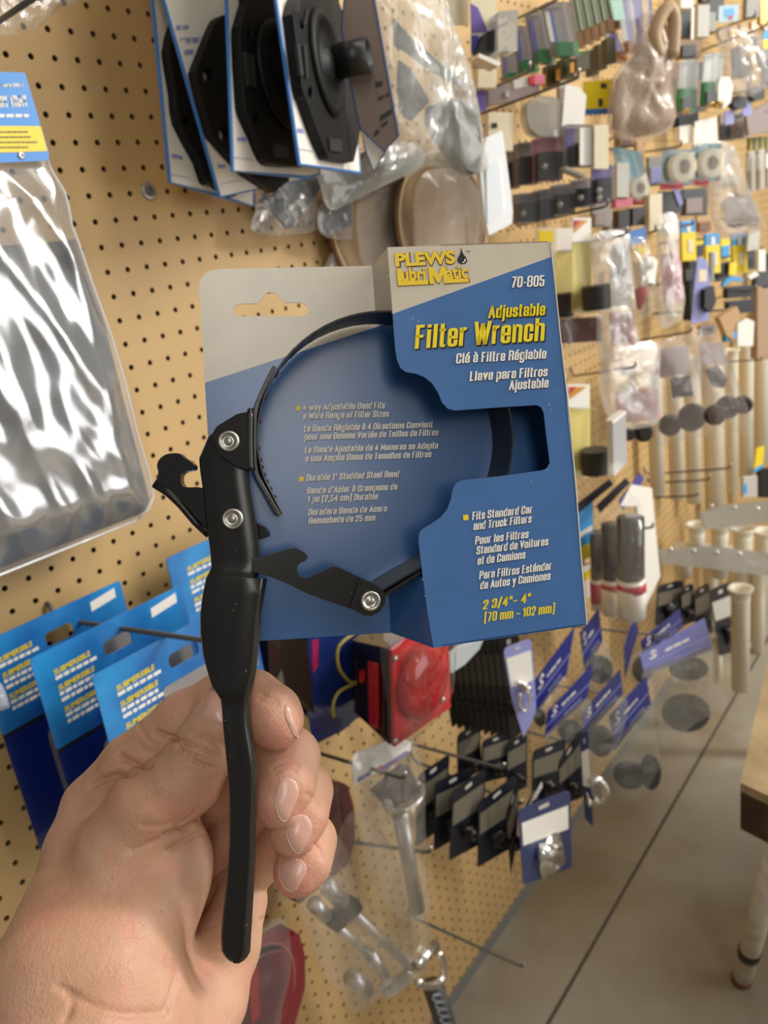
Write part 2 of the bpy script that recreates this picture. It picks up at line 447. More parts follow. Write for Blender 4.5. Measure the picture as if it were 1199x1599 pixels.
def gothic(mb, body, a, b, up, cap, t=.135, shear=.13, lift=(0, 0, 0), grow=0.0):
    quads = []; x = 0.0; hw = t / 2 + grow
    for ch in body:
        if ch == ' ': x += .20; continue
        w, strokes = GLYPHS[ch]; in_ = max(w - t, .02)
        parts = []
        for s in strokes:                  # sharp turns are two strokes laid over each other
            if s[-1] == 'c': parts.append(s); continue
            cur = [s[0]]
            for i in range(1, len(s)):
                cur.append(s[i])
                if i < len(s) - 1 and len(s[i]) < 3:
                    e1 = nrm([(s[i][0] - s[i - 1][0]) * in_ + 1e-9, s[i][1] - s[i - 1][1]]); e2 = nrm([(s[i + 1][0] - s[i][0]) * in_ + 1e-9, s[i + 1][1] - s[i][1]])
                    if np.dot(e1, e2) < -.1: parts.append(cur); cur = [s[i]]
            parts.append(cur)
        for s in parts:
            closed = s[-1] == 'c'; pts = s[:-1] if closed else s
            P2, rr = [], []
            for p in pts:
                P2.append((x + t / 2 + p[0] * in_, t / 2 * .8 + p[1] * (1 - t * .8) if 0 <= p[1] <= 1 else p[1])); rr.append((p[2] if len(p) > 2 else 0) * .13)
            if closed: q = rounded(P2, rr, 3)
            else:
                q = rounded(P2, [0] + rr[1:-1] + [0], 3) if len(P2) > 2 else [np.array(p) for p in P2]
            n = len(q)
            ln = []
            for i in range(n):
                pa = q[i - 1] if (i > 0 or closed) else None; pb = q[(i + 1) % n] if (i < n - 1 or closed) else None
                d1 = nrm(q[i] - pa) if pa is not None and np.linalg.norm(q[i] - pa) > 1e-9 else None
                d2 = nrm(pb - q[i]) if pb is not None and np.linalg.norm(pb - q[i]) > 1e-9 else None
                d1 = d2 if d1 is None else d1; d2 = d1 if d2 is None else d2
                tg = d1 + d2; L = np.linalg.norm(tg)
                if L < .5: tg = d2; L = 1
                tg = tg / L; nn = np.array([-tg[1], tg[0]]); m_ = 1 / max(.55, abs(np.dot(nn, [-d1[1], d1[0]])))
                k = hw * m_ * (.84 + .16 * abs(tg[1]))
                e = np.zeros(2)
                if pa is None: e = -d2 * (hw * .85 if abs(d2[1]) < .5 else hw * .8)
                if pb is None: e = d1 * (hw * .85 if abs(d1[1]) < .5 else hw * .8)
                if pa is None or pb is None:
                    if abs((d1 if pb is None else d2)[0]) > .9: e = e * .6
                ln.append((q[i] + e + nn * k, q[i] + e - nn * k))
            for i in range(n if closed else n - 1):
                j = (i + 1) % n; quads.append([ln[i][0], ln[j][0], ln[j][1], ln[i][1]])
        x += w + .055
    total = x - .055
    a, b, up = np.asarray(a), np.asarray(b), np.asarray(up); ex = (b - a)
    # the slant keeps the line's own ends
    V, Fs = [], []
    for q in quads:
        k = len(V)
        for p in q: V.append(a + ex * ((p[0] + shear * p[1]) / (total + shear * .8)) + up * cap * p[1] + np.asarray(lift))
        Fs.append((k, k + 1, k + 2, k + 3))
    mb.add(V, Fs)
# ================================================================== the carded filter wrench held in front
def cam_dir(x, y, z):                      # right, down, away -> world
    return np.array([x, y, z]) @ RC
def frame(h, v):
    a = nrm(cam_dir(*h)); d = cam_dir(*v); d = nrm(d - a * np.dot(a, d))
    return a, d, nrm(np.cross(a, d))       # right, down, away along the sheet
FO = P(605, 386, .315); fx, fy, fz = frame((.975, -.10, .20), (.11, .99, .06))
BO = P(590, 700, .346); bx, by, bz = frame((.985, -.05, .14), (.05, 1, .02))
front = lambda x, y, d=0.0: on_plane(x, y, FO + fz * d, fz)
back = lambda x, y, d=0.0: on_plane(x, y, BO + bz * d, bz)

def split_paper(name, cream, blue, p0, p1, away, root, rough=.32):
    """printed board: cream above the printed line p0-p1, blue below it"""
    m = bpy.data.materials.new(name); m.use_nodes = True
    nt = m.node_tree; L = nt.links.new; b = nt.nodes['Principled BSDF']
    n = nrm(np.cross(away, p1 - p0))
    tc = nt.nodes.new('ShaderNodeTexCoord')
    dt = nt.nodes.new('ShaderNodeVectorMath'); dt.operation = 'DOT_PRODUCT'; dt.inputs[1].default_value = n
    L(tc.outputs['Object'], dt.inputs[0])
    gt = nt.nodes.new('ShaderNodeMath'); gt.operation = 'GREATER_THAN'; gt.inputs[1].default_value = float(np.dot(p0 - origin_of(root), n))
    L(dt.outputs['Value'], gt.inputs[0])
    nz = nt.nodes.new('ShaderNodeTexNoise'); nz.inputs['Scale'].default_value = 60; nz.inputs['Detail'].default_value = 6
    L(tc.outputs['Object'], nz.inputs['Vector'])
    mx = nt.nodes.new('ShaderNodeMix'); mx.data_type = 'RGBA'
    L(gt.outputs[0], mx.inputs[0]); mx.inputs[6].default_value = (*cream, 1); mx.inputs[7].default_value = (*blue, 1)
    sc = nt.nodes.new('ShaderNodeMapRange'); sc.inputs[1].default_value = .3; sc.inputs[2].default_value = .7; sc.inputs[3].default_value = .95; sc.inputs[4].default_value = 1.05
    L(nz.outputs['Fac'], sc.inputs[0])
    vm = nt.nodes.new('ShaderNodeVectorMath'); vm.operation = 'SCALE'
    L(mx.outputs[2], vm.inputs[0]); L(sc.outputs[0], vm.inputs['Scale'])
    L(vm.outputs[0], b.inputs['Base Color'])
    b.inputs['Roughness'].default_value = rough
    b.inputs['Coat Weight'].default_value = .16; b.inputs['Coat Roughness'].default_value = .2
    bp = nt.nodes.new('ShaderNodeBump'); bp.inputs['Strength'].default_value = .06; bp.inputs['Distance'].default_value = .001
    n2 = nt.nodes.new('ShaderNodeTexNoise'); n2.inputs['Scale'].default_value = 18
    L(tc.outputs['Object'], n2.inputs['Vector']); L(n2.outputs['Fac'], bp.inputs['Height']); L(bp.outputs[0], b.inputs['Normal'])
    return m
CREAM, BLUE = (.62, .55, .425), (.056, .155, .375)
pack = thing('retail_package', 'blue and cream folded card package around the filter wrench, with yellow and white print', 'packaging', back(600, 720))
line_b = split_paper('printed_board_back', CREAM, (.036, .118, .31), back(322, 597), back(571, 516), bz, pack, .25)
line_f = split_paper('printed_board_front', CREAM, BLUE, front(613, 490), front(861, 401), fz, pack)
m_edge = mat('paper_edge', (.62, .60, .55), .8)
TB = bz * .0007; TF = fz * .0007
outer = [(312.5, 470), (310, 455), (312, 440), (317, 430), (327, 423), (345, 420), (581, 415)]
rb_t, rb_b = FO * 0, FO * 0
tr, br, tl, bl = front(859, 378), front(916, 976), front(605, 386), front(677, 1012)
depth_back = lambda p: p + fz * (np.dot(BO - p, bz) / np.dot(fz, bz))      # straight back onto the back sheet
pts = [back(*p) for p in outer] + [depth_back(tr), depth_back(br)] + [back(*p) for p in [(610, 988), (404, 1001), (343, 1004)]]
hole = [(364, 485), (366.7, 478), (373, 474.7), (403, 473.7), (410, 465), (415, 458), (423, 456), (431.7, 459), (438, 468), (443, 472.5), (470, 472.5), (478, 476), (482.5, 483), (480, 489), (471.7, 493), (373, 494), (366.7, 491)]
b = MB(); b.slab(pts, TB, [[back(*p) for p in hole]])
b.build('back_panel', line_b, pack)
fp = [(605, 386), (859, 378), (916, 976), (677, 1012), (668, 960), (660, 900), (653.5, 845), (654, 834), (659, 827), (672, 819), (687, 809), (698, 796), (704, 780), (706.5, 765), (711, 755), (721, 750), (780, 743.5), (846, 734.5), (854, 731), (858.5, 723), (853, 680), (849, 645), (845, 636), (838, 632.5), (780, 636), (710, 641), (699, 638), (690, 628), (684, 613), (675, 599), (663, 589), (650, 583.5), (634, 581), (625, 574), (620, 562), (617, 545), (613, 490)]
b = MB(); b.slab([front(*p) for p in fp], TF)
o = b.build('front_panel', line_f, pack)
# slanted box side between the two sheets, cut out where the ring stands; top, right and bottom of the box
m_side = line_b
def sidewall(name, quad, t):
    b = MB(); b.slab(quad, t); return b.build(name, m_side, pack)
def quadwall(name, a, b_, c, d, m):
    n = nrm(np.cross(b_ - a, c - a)) * .0006
    q = MB(); q.add([a, b_, c, d, a + n, b_ + n, c + n, d + n], [(0, 1, 2), (0, 2, 3), (6, 5, 4), (7, 6, 4), (0, 1, 5, 4), (1, 2, 6, 5), (2, 3, 7, 6), (3, 0, 4, 7)])
    return q.build(name, m, pack)
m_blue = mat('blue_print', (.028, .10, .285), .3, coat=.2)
m_cream = mat('cream_print', CREAM, .35, coat=.2)
quadwall('side_panel', front(605, 386), front(613, 490), back(586, 490), back(581, 415), m_cream)
quadwall('side_panel', front(660, 900), front(677, 1012), back(610, 988), back(606, 905), m_blue)
quadwall('side_panel', tr, br, depth_back(br), depth_back(tr), m_blue)
quadwall('flap', front(690, 384), front(856, 379), depth_back(front(856, 379)), depth_back(front(690, 384)), mat('bare_card', (.30, .20, .11), .7))
quadwall('flap', front(690, 1009), front(912, 976.5), depth_back(front(912, 976.5)), depth_back(front(690, 1009)), m_blue)
# worn white right-hand fold
wf = MB(); wf.tube([front(*p) for p in [(859, 378.5), (866, 440), (874, 520), (882, 590), (889, 650), (898, 750), (907, 870), (916, 975)]], .00035, 6)
wf.build('fold_wear', m_edge, pack)
wf = MB()
for x_, y_, r_ in ((645, 497, 1.2), (653, 501, 1.0), (640, 499, .8), (606, 432, 1.0), (857, 632, 1.3), (861, 640, 1.0), (855, 734, 1.0), (870, 612, .9), (660, 905, 1.0), (664, 930, .9), (789, 893, .8), (829, 752, .9), (900, 950, .8)):
    wf.slab([front(x_ + r_ * math.cos(a_) * (1 + .5 * math.sin(3 * a_)), y_ + r_ * math.sin(a_) * .7, -.0002) for a_ in np.linspace(0, 6, 7)], -TF * .05)
wc = wf.build('chipped_speck', m_edge, pack); wc['kind'] = 'stuff'
m_white = mat('white_print', (.93, .89, .82), .45)
m_yel = mat('yellow_print', (.90, .70, .015), .4)
m_shadow = mat('black_print', (.012, .012, .015), .4)
m_gold = mat('gold_print', (.88, .60, .03), .4)
def text_block(name, rows, sheet, away, m, shadow=None, bold=.022, shear=.20):
    t, s = MB(), MB()
    for body, xa, ya, xb, yb, cap in rows:
        a, b_ = sheet(xa, ya), sheet(xb, yb)
        up = -(fy if sheet is front else by)
        px = np.linalg.norm(b_ - a) / math.hypot(xb - xa, yb - ya)
        gothic(t, body, a, b_, up, cap * px, .140, lift=-away * .0004)
        if shadow:
            q = nrm(b_ - a) * shadow * px - up * shadow * px
            gothic(s, body, a + q, b_ + q, up, cap * px, lift=-away * .0001, grow=.012)
    o = t.build(name, m, pack)
    if shadow: s.build('lettering_shadow', m_shadow, pack)
    return o
white_rows = [('70-805', 797.5, 449.7, 851, 447.2, 16), ('Clé à Filtre Réglable', 711, 568, 854, 559.8, 14.5), ('Llave para Filtros', 732.5, 595.3, 856, 587.5, 14), ('Ajustable', 794, 609.5, 857.3, 605, 14),
    ('Fits Standard Car', 736.5, 812.3, 832, 801, 12), ('and Truck Filters', 738.3, 828, 830.6, 815.8, 12), ('Pour les Filtres', 741, 850.6, 826, 839.6, 12), ('Standard de Voitures', 743, 866, 856.7, 851, 12),
    ('et de Camions', 744.8, 882, 821, 871.7, 12), ('Para Filtros Estándar', 747.5, 904.8, 862, 889, 12), ('de Autos y Camiones', 749, 920.4, 860, 904.8, 12)]
text_block('front_lettering', white_rows, front, fz, m_white, .9)
text_block('title_lettering', [('Adjustable', 761.7, 497.5, 852.5, 492.3, 18), ('Filter Wrench', 647, 545, 853, 532, 34)], front, fz, m_yel, 2.0, .03)
text_block('size_lettering', [('2 3/4"– 4"', 753, 951.6, 829.5, 939.6, 13.5), ('(70 mm – 102 mm)', 755, 971, 867, 956, 13.5)], front, fz, m_yel, None, .02)
back_rows = [('4-way Adjustable Band Fits', 472.2, 641.6, 601.6, 637.8, 10), ('a Wide Range of Filter Sizes', 472.7, 654.9, 608, 651, 10), ('La Bande Réglable à 4 Directions Convient', 474, 674.7, 676.3, 667.7, 10), ('pour une Gamme Variée de Tailles de Filtres', 474.6, 687.6, 685, 680, 10),
    ('La Bande Ajustable de 4 Maneras se Adapta', 475.5, 707.9, 684.5, 700.4, 10), ('a una Amplia Gama de Tamaños de Filtros', 476.2, 721.4, 674.2, 714, 10), ('Durable 1" Studded Steel Band', 477.8, 751.3, 623.8, 744.8, 10), ("Bande d'Acier à Crampons de", 479, 771.6, 621, 764.6, 10),
    ('1 po (2,54 cm) Durable', 479.7, 784.5, 590.6, 779.8, 10), ('Duradera Banda de Acero', 480.9, 805, 605, 798.5, 10), ('Remachado de 25 mm', 481.3, 818.4, 586.7, 813, 10)]
text_block('back_lettering', back_rows, back, bz, m_white, .7)
b = MB()
for q in ([(461.5, 634), (468.5, 633.7), (468.7, 641), (461.7, 641.3)], [(466.8, 744.3), (474, 744), (474.2, 751.2), (467, 751.5)]):
    b.slab([back(*p, -.0003) for p in q], -TB * .1)
for q in ([(722.6, 804.5), (730.8, 803.3), (731.6, 811.6), (723.4, 812.8)],):
    b.slab([front(*p, -.0003) for p in q], -TF * .1)
b.build('bullet', m_yel, pack)
# the maker's logo: gold letters with dark outlines, a drop
sh, go = MB(), MB()
def logo(body, xa, ya, xb, yb, cap, bold):
    a, b_ = front(xa, ya), front(xb, yb); px = np.linalg.norm(b_ - a) / math.hypot(xb - xa, yb - ya)
    letters(sh, body, a + nrm(b_ - a) * .0002 + fy * .0002, b_ + nrm(b_ - a) * .0002 + fy * .0002, -fy, cap * px, bold + .035, 0, lift=-fz * .0001)
    letters(go, body, a, b_, -fy, cap * px, bold, 0, lift=-fz * .00025)
logo('PLEWS', 617.5, 415.5, 711, 410.5, 18, .045)
logo('ubri', 627.5, 438.5, 665, 436.8, 19, .035)
logo('atic', 697, 435.2, 731, 433, 18, .03)
for q in ([(619, 420), (626, 419.6), (628.3, 439), (668.5, 437.2), (669, 444), (621.5, 446.3)],
          [(668.3, 417.5), (676, 417.2), (684.5, 429), (689, 416.4), (696, 416), (699, 435.8), (731.5, 434.4), (732, 440.5), (693.5, 442.6), (691.5, 428), (686.5, 441.5), (683, 441.6), (676, 430), (678, 443.4), (671, 443.8)]):
    go.slab([front(*p, -.00025) for p in q], -TF * .05)
    c = np.mean(q, 0)
    sh.slab([front(*(np.array(p) + (np.array(p) - c) / np.linalg.norm(np.array(p) - c) * 1.2 + .6), -.0001) for p in q], -TF * .03)
go.build('logo_lettering', m_gold, pack); sh.build('logo_shadow', mat('logo_brown_print', (.10, .07, .03), .5), pack)
b = MB()
b.slab([front(*p, -.0002) for p in smooth_line([(720.3, 387), (722.5, 395), (728.5, 404), (728.5, 410), (722, 412.3), (715.5, 409.5), (714.5, 404), (718.5, 396)], 5, True)], -TF * .05)
b.build('logo_drop', m_shadow, pack)
b = MB(); b.slab([front(*p, -.0003) for p in smooth_line([(726, 403.5), (727, 407), (723.5, 410.3), (721.5, 410), (724.5, 407.5)], 4, True)], -TF * .05)
b.build('logo_glint', m_white, pack)
b = MB(); letters(b, '™', front(727.5, 396.5), front(734, 396.2), -fy, .0012, 0, 0, lift=-fz * .0002); b.build('logo_mark', m_shadow, pack)

# ------------------------------------------------------------------ the wrench itself
m_blk = mat('black_enamel', (.012, .0105, .009), .24, bump=(260, .05, .0004), spec=.5)
_nt = m_blk.node_tree; _tc = _nt.nodes.new('ShaderNodeTexCoord'); _vo = _nt.nodes.new('ShaderNodeTexNoise'); _vo.inputs['Scale'].default_value = 620; _vo.inputs['Detail'].default_value = 2
_nt.links.new(_tc.outputs['Object'], _vo.inputs['Vector'])       # dust and chips in the enamel
_mr = _nt.nodes.new('ShaderNodeMapRange'); _mr.inputs[1].default_value = .745; _mr.inputs[2].default_value = .80; _nt.links.new(_vo.outputs['Fac'], _mr.inputs[0])
_mx = _nt.nodes.new('ShaderNodeMix'); _mx.data_type = 'RGBA'; _mx.inputs[6].default_value = (.012, .0105, .009, 1); _mx.inputs[7].default_value = (.20, .18, .15, 1)
_nt.links.new(_mr.outputs[0], _mx.inputs[0]); _nt.links.new(_mx.outputs[2], _nt.nodes['Principled BSDF'].inputs['Base Color'])
m_band = mat('blackened_spring_steel', (.014, .014, .016), .33)
m_riv = mat('zinc_rivet', (.50, .48, .42), .30, 1.0)
wr = thing('filter_wrench', 'black steel strap wrench with hooked levers and zinc rivets, gripped by the hand', 'wrench', P(372, 1000, .306))
def zc(x, y, z): return P(x, y, z)
rows = [(664, 345, 385), (672, 334, 388), (682, 325, 388), (700, 317.5, 388), (716, 311, 388), (743, 313.5, 388.5), (767, 317.3, 391.5), (788, 319.7, 395.5), (820, 322.5, 400.7), (850, 327, 404.5), (873, 329.5, 406.5), (886, 330, 405.5), (896, 325, 404),
    (902, 322, 403), (903.5, 321.5, 417), (930, 316.5, 412.5), (960, 312.7, 407.5), (990, 313.3, 405.3), (1023, 317.5, 402.8), (1043, 322.5, 401), (1060, 327.5, 398), (1073, 332, 395.5), (1085, 340, 392.7), (1093, 345, 391.5), (1110, 347, 390.5), (1135, 348.5, 392), (1150, 350, 395),
    (1180, 353, 400), (1200, 355, 402.7), (1233, 358, 401.7), (1267, 359, 400.5), (1317, 358, 399.5), (1338, 356.7, 399), (1380, 353, 396.7), (1430, 347.5, 394), (1463, 345, 392), (1485, 346, 390.8), (1494, 351, 386.5), (1500, 357, 381), (1504.5, 366, 374)]
G = []
for y, xl, xr in rows:
    t = min(max((y - 884) / 22, 0), 1); t = t * t * (3 - 2 * t)
    z = .3075 - .0022 * t
    if y > 1090: z += .0006
    fl = .002 + .0065 * min(max((y - 890) / 30, 0), 1)
    w = 2 if y < 890 else 11 + 3 * min(max((y - 1000) / 90, 0), 1)
    if y > 1480: fl *= .8
    w = min(w, (xr - xl) * .3); wl = min(3, (xr - xl) * .1)
    dip = .0004 if y > 1090 else 0
    G.append([zc(xl, y, z + fl), zc(xl - .3, y, z + .0016), zc(xl + wl * .35, y, z + .0005), zc(xl + wl, y, z), zc((xl * 2 + xr - w) / 3, y, z + dip), zc((xl + 2 * (xr - w)) / 3, y, z + dip), zc(xr - w, y, z), zc(xr - w * .72, y, z + .0004), zc(xr - w * .25, y, z + .0024 * min(1, w / 8)), zc(xr, y, z + min(fl, .0042)), zc(xr - .4, y, z + fl)])
# smooth the rows along the handle, except across the step
b = MB(); b.grid(G)
h = b.build('handle', m_blk, wr, smooth=True)
s = h.modifiers.new('sheet', 'SOLIDIFY'); s.thickness = .0012; s.offset = -1
bevel(h, .0003, 1)
def plate(name, pts, z, th, m=m_blk, bev=.0006, parent=wr):
    q = MB(); f = z if callable(z) else (lambda x, y: P(x, y, z))
    q.slab([f(*p) for p in pts], cam_dir(0, 0, th))
    return bevel(q.build(name, m, parent), bev)
lever = [(238, 759), (247.5, 744), (245, 728), (248, 718), (256.7, 710.5), (266.7, 708), (280, 708), (286.7, 714), (296.7, 720), (303, 726.7), (301.7, 733.5), (293, 735), (285.5, 738), (282, 743), (281.7, 751), (286, 759.5), (298, 761), (318, 762), (350, 780), (400, 817), (410, 822.5), (418, 831), (418, 837.5), (413, 840), (400, 843), (350, 845), (325, 838), (305, 819), (280, 791.5), (260, 773)]
plate('hook_lever', smooth_line(lever, 2, True), .3125, .006, bev=.0012)
b = MB(); b.tube([P(x, y, z) for x, y, z in [(240, 757, .3125), (262, 769, .3122), (282, 788, .312), (305, 815, .312), (326, 836, .3125)]], [.0012, .0016, .0016, .0016, .0014], 10)
b.build('lever_rib', m_blk, wr, smooth=True)
clamp = [(331.5, 687), (332.5, 675), (336.7, 666.7), (345, 661), (356.7, 654), (370, 646), (388, 642), (389, 735), (371.7, 731), (356.7, 721), (343, 712.5), (335, 700)]
plate('clamp', clamp, .3048, .0022, bev=.0005)
b = MB(); R_ = []
for y, x in [(641.5, 386), (640, 386), (655, 386.5), (687, 386), (712, 386.5), (728, 387), (734.5, 388)]:
    k = 0 if y > 650 else 3
    R_.append([P(x, y, .3048), P(x + 4, y - k, .3049), P(x + 8, y - k, .3058), P(x + 11, y - k, .3075), P(x + 12.5, y - k, .311), P(x + 13, y - k, .318), P(x + 13, y - k, .326)])
b.grid(R_[1:])
o = b.build('clamp_bend', m_blk, wr, smooth=True); s = o.modifiers.new('sheet', 'SOLIDIFY'); s.thickness = .0018; s.offset = -1

def ribbon(name, path, depth, t, m, off=.0012, sm=True):
    pts = [front(*p, off) for p in path]; n = len(pts); rowsr = []
    for i, p in enumerate(pts):
        tg = nrm(pts[min(i + 1, n - 1)] - pts[max(i - 1, 0)]); nn = nrm(np.cross(fz, tg)) * t / 2
        rowsr.append([p - nn, p + nn, p + nn + fz * depth, p - nn + fz * depth])
    V = [q for r in rowsr for q in r]; Fs = []
    for i in range(n - 1):
        for j in range(4):
            k = (j + 1) % 4
            Fs.append((i * 4 + j, i * 4 + k, i * 4 + 4 + k, i * 4 + 4 + j))
    Fs += [(0, 1, 2, 3), tuple(range(4 * n - 4, 4 * n))]
    return bevel(mesh(name, V, Fs, m, wr), .0002, 1)
circ = [(601 + 199.5 * math.cos(a), 685.5 + 199.5 * math.sin(a)) for a in np.radians(np.arange(176, 421, 6))]
band_path = smooth_line([(440.5, 803), (424, 770), (411, 742), (404.5, 715)], 5) + circ + [(672, 876), (655, 888), (630, 902), (597, 922)]
ribbon('band', band_path, .0245, .0009, m_band)
ribbon('band_bracket', smooth_line([(429, 572), (413, 603), (399.5, 640), (397, 690), (400, 737), (417, 772), (436, 806)], 5), .022, .0016, m_blk, .0006)
ribbon('band_bracket', smooth_line([(600, 930), (625, 914), (658, 893)], 4), .022, .0016, m_blk, .0008)
b = MB()
for k in range(4, len(band_path) - 3, 2):
    a_, c_ = front(*band_path[k], .005), front(*band_path[k + 1], .005)
    tg = nrm(c_ - a_); nn = nrm(np.cross(fz, tg))
    q = front(*band_path[k]); ctr = front(601, 685.5)
    if np.dot(ctr - q, nn) < 0: nn = -nn
    for dz in (.003, .010, .017):
        b.lathe(a_ + fz * (dz - .003), nn, [(0, .0008), (.0009, .0007), (.0011, .0003)], 8)
st = b.build('band_stud', m_band, wr); st['kind'] = 'stuff'
link_l = [(393, 872), (408, 868.5), (430, 863.5), (450, 857), (462, 855.5), (470, 860), (478, 866), (480, 871), (476.5, 876), (469, 878.5), (463.5, 884), (462.5, 892), (467, 899.5), (475, 903.5), (482, 901.5), (520, 884), (528, 886), (541, 892), (524, 942), (508, 937.5), (480, 927), (450, 912), (420, 900), (393, 892)]
link_m = [(537, 890.5), (542, 892.3), (566, 904), (548, 951), (520, 941)]
link_r = [(562, 902.3), (566, 904), (588, 914), (597, 921), (602, 931), (600.5, 944), (592.5, 955.5), (580, 962), (568, 961), (546, 950)]
for nm, q, dz in (('link_arm', link_l, -.0035), ('link_arm', link_m, -.0028), ('link_end', link_r, -.0040)):
    plate(nm, q, (lambda dz: lambda x, y: front(x, y, dz))(dz), .0026, bev=.0005)
def rivet(x, y, r, z, n):
    c = P(x, y, z) if z else front(x, y, -.004)
    k = r / FPX * np.dot(c - CAM, RC[2])
    b = MB(); b.lathe(c - n * .0001, -n, [(0, k), (.0004, k * 1.0), (.0010, k * .93), (.0012, k * .84), (.0011, k * .72), (.0005, k * .62), (.0003, k * .50), (.00035, k * .34), (.0007, k * .26), (.0008, k * .12), (.0008, 0)], 32)
    return b.build('rivet', m_riv, wr, smooth=True)
cz = cam_dir(0, 0, 1)
rivet(357.5, 689, 17, .3046, cz); rivet(363.5, 810, 17, .3073, cz); rivet(578, 938, 16.2, None, fz)
# ================================================================== the hand
def K(px, py, z): return np.array([(px - CX) / FPX * z, (py - CY) / FPX * z, z])      # lens frame: right, down, away
def smin(a, b, k):
    h = np.clip(.5 + .5 * (b - a) / k, 0, 1)
    return b * (1 - h) + a * h - k * h * (1 - h)
def cone(X, a, b, ra, rb):                # round cone (tapering limb segment)
    ba = b - a; l2 = ba @ ba
    t = np.clip(((X - a) @ ba) / l2, 0, 1)
    d = X - a - t[..., None] * ba
    return np.sqrt((d * d).sum(-1)) - (ra + (rb - ra) * t)
def ellip(X, c, axes, r):                 # axes: three unit rows, r: radii
    q = (X - c) @ np.asarray(axes).T / np.asarray(r)
    k0 = np.sqrt((q * q).sum(-1)) + 1e-9
    k1 = np.sqrt(((q / np.asarray(r)) ** 2).sum(-1)) + 1e-9
    return k0 * (k0 - 1) / k1
def chain(X, pts, k=.003):                # [(px, py, z, radius in mm)]
    d = None
    for (a, b) in zip(pts[:-1], pts[1:]):
        e = cone(X, K(*a[:3]), K(*b[:3]), a[3] * .001, b[3] * .001).astype(np.float32)
        d = e if d is None else smin(d, e, k)
    return d
def axes_from(v, w):
    a = nrm(v); b = nrm(np.asarray(w) - a * np.dot(a, w)); return [a, b, np.cross(a, b)]

INDEX = [(150, 1262, .352, 14.5), (208, 1196, .349, 13.2), (290, 1126, .346, 12.2), (352, 1094, .343, 12.0), (394, 1094, .334, 11.8), (424, 1116, .327, 11.4), (431, 1127, .325, 10.6)]
MIDDLE = [(215, 1320, .368, 13.5), (330, 1235, .374, 12), (425, 1165, .354, 11.8), (452, 1183, .339, 12.2), (446, 1225, .330, 11.4), (433, 1253, .326, 10.2)]
RING = [(240, 1400, .380, 13), (350, 1310, .380, 11.5), (440, 1225, .357, 11.2), (473, 1236, .344, 12), (467, 1274, .335, 11.2), (458, 1300, .331, 9.8)]
PINKY = [(270, 1480, .375, 12), (370, 1385, .374, 10.5), (452, 1300, .357, 10), (484, 1312, .346, 10.6), (475, 1346, .338, 10.6), (463, 1364, .335, 9.6)]
THUMB = [(190, 1330, .330, 19), (232, 1262, .329, 16.5), (292, 1215, .329, 14.6), (320, 1170, .329, 12.6), (345, 1122, .331, 11.2), (356, 1098, .333, 9.6)]
CREASES = [   # (photo points along the crease, depth mm, half width mm)
    ([(244, 1143), (258, 1149), (274, 1154), (290, 1160)], 2.0, 1.3),
    ([(214, 1126), (222, 1140), (232, 1156), (240, 1166)], .35, 1.5),
    ([(216, 1160), (228, 1172), (246, 1178), (262, 1174)], .4, 1.5),
    ([(188, 1181), (200, 1189), (216, 1195), (234, 1198)], 1.6, 1.5),
    ([(142, 1228), (160, 1219), (182, 1212), (208, 1208)], 1.5, 1.9),
    ([(166, 1196), (180, 1188), (196, 1186)], .5, 1.6),
    ([(277, 1166), (288, 1178), (304, 1189), (330, 1199)], 1.5, 1.0),
    ([(294, 1160), (308, 1168), (324, 1173), (340, 1184)], 1.0, .9),
    ([(290, 1172), (304, 1178), (318, 1184), (334, 1190)], .6, .8),
    ([(302, 1148), (320, 1150), (338, 1158), (350, 1164)], .7, 1.2),
    ([(258, 1304), (276, 1297), (292, 1294), (304, 1284), (312, 1278)], 1.9, 1.2),
    ([(272, 1290), (286, 1283), (300, 1273), (306, 1264)], .6, 1.1),
    ([(262, 1328), (280, 1318), (300, 1306), (316, 1300)], .9, 1.2),
    ([(206, 1328), (230, 1318), (256, 1308), (270, 1301)], .5, 1.3),
    ([(222, 1288), (240, 1290), (262, 1287), (276, 1280)], .4, 1.2),
    ([(408, 1438), (420, 1434), (432, 1424)], 1.1, 1.4),
    ([(262, 1500), (278, 1512), (270, 1545), (258, 1580)], .7, 1.8),
    ([(90, 1540), (110, 1552), (112, 1570), (102, 1592)], .5, 1.4),
    ([(108, 1550), (150, 1572), (200, 1584), (260, 1580)], .6, 1.8),
    ([(408, 1082), (420, 1090), (432, 1092)], .4, 1.0), ([(404, 1090), (418, 1098), (434, 1100)], .3, .9),
    ([(425, 1200), (446, 1190), (466, 1196)], .35, 1.2), ([(430, 1206), (446, 1199), (462, 1206)], .3, .9),
    ([(478, 1240), (490, 1246), (500, 1260)], .3, 1.0), ([(490, 1318), (498, 1326), (504, 1340)], .3, 1.0),
]
def grad(X, e=.0004):
    g = np.stack([hand_sdf(X + d) - hand_sdf(X - d) for d in np.eye(3, dtype=np.float32) * e], -1)
    return g / (np.linalg.norm(g, axis=-1, keepdims=True) + 1e-12)
CREASE3 = []
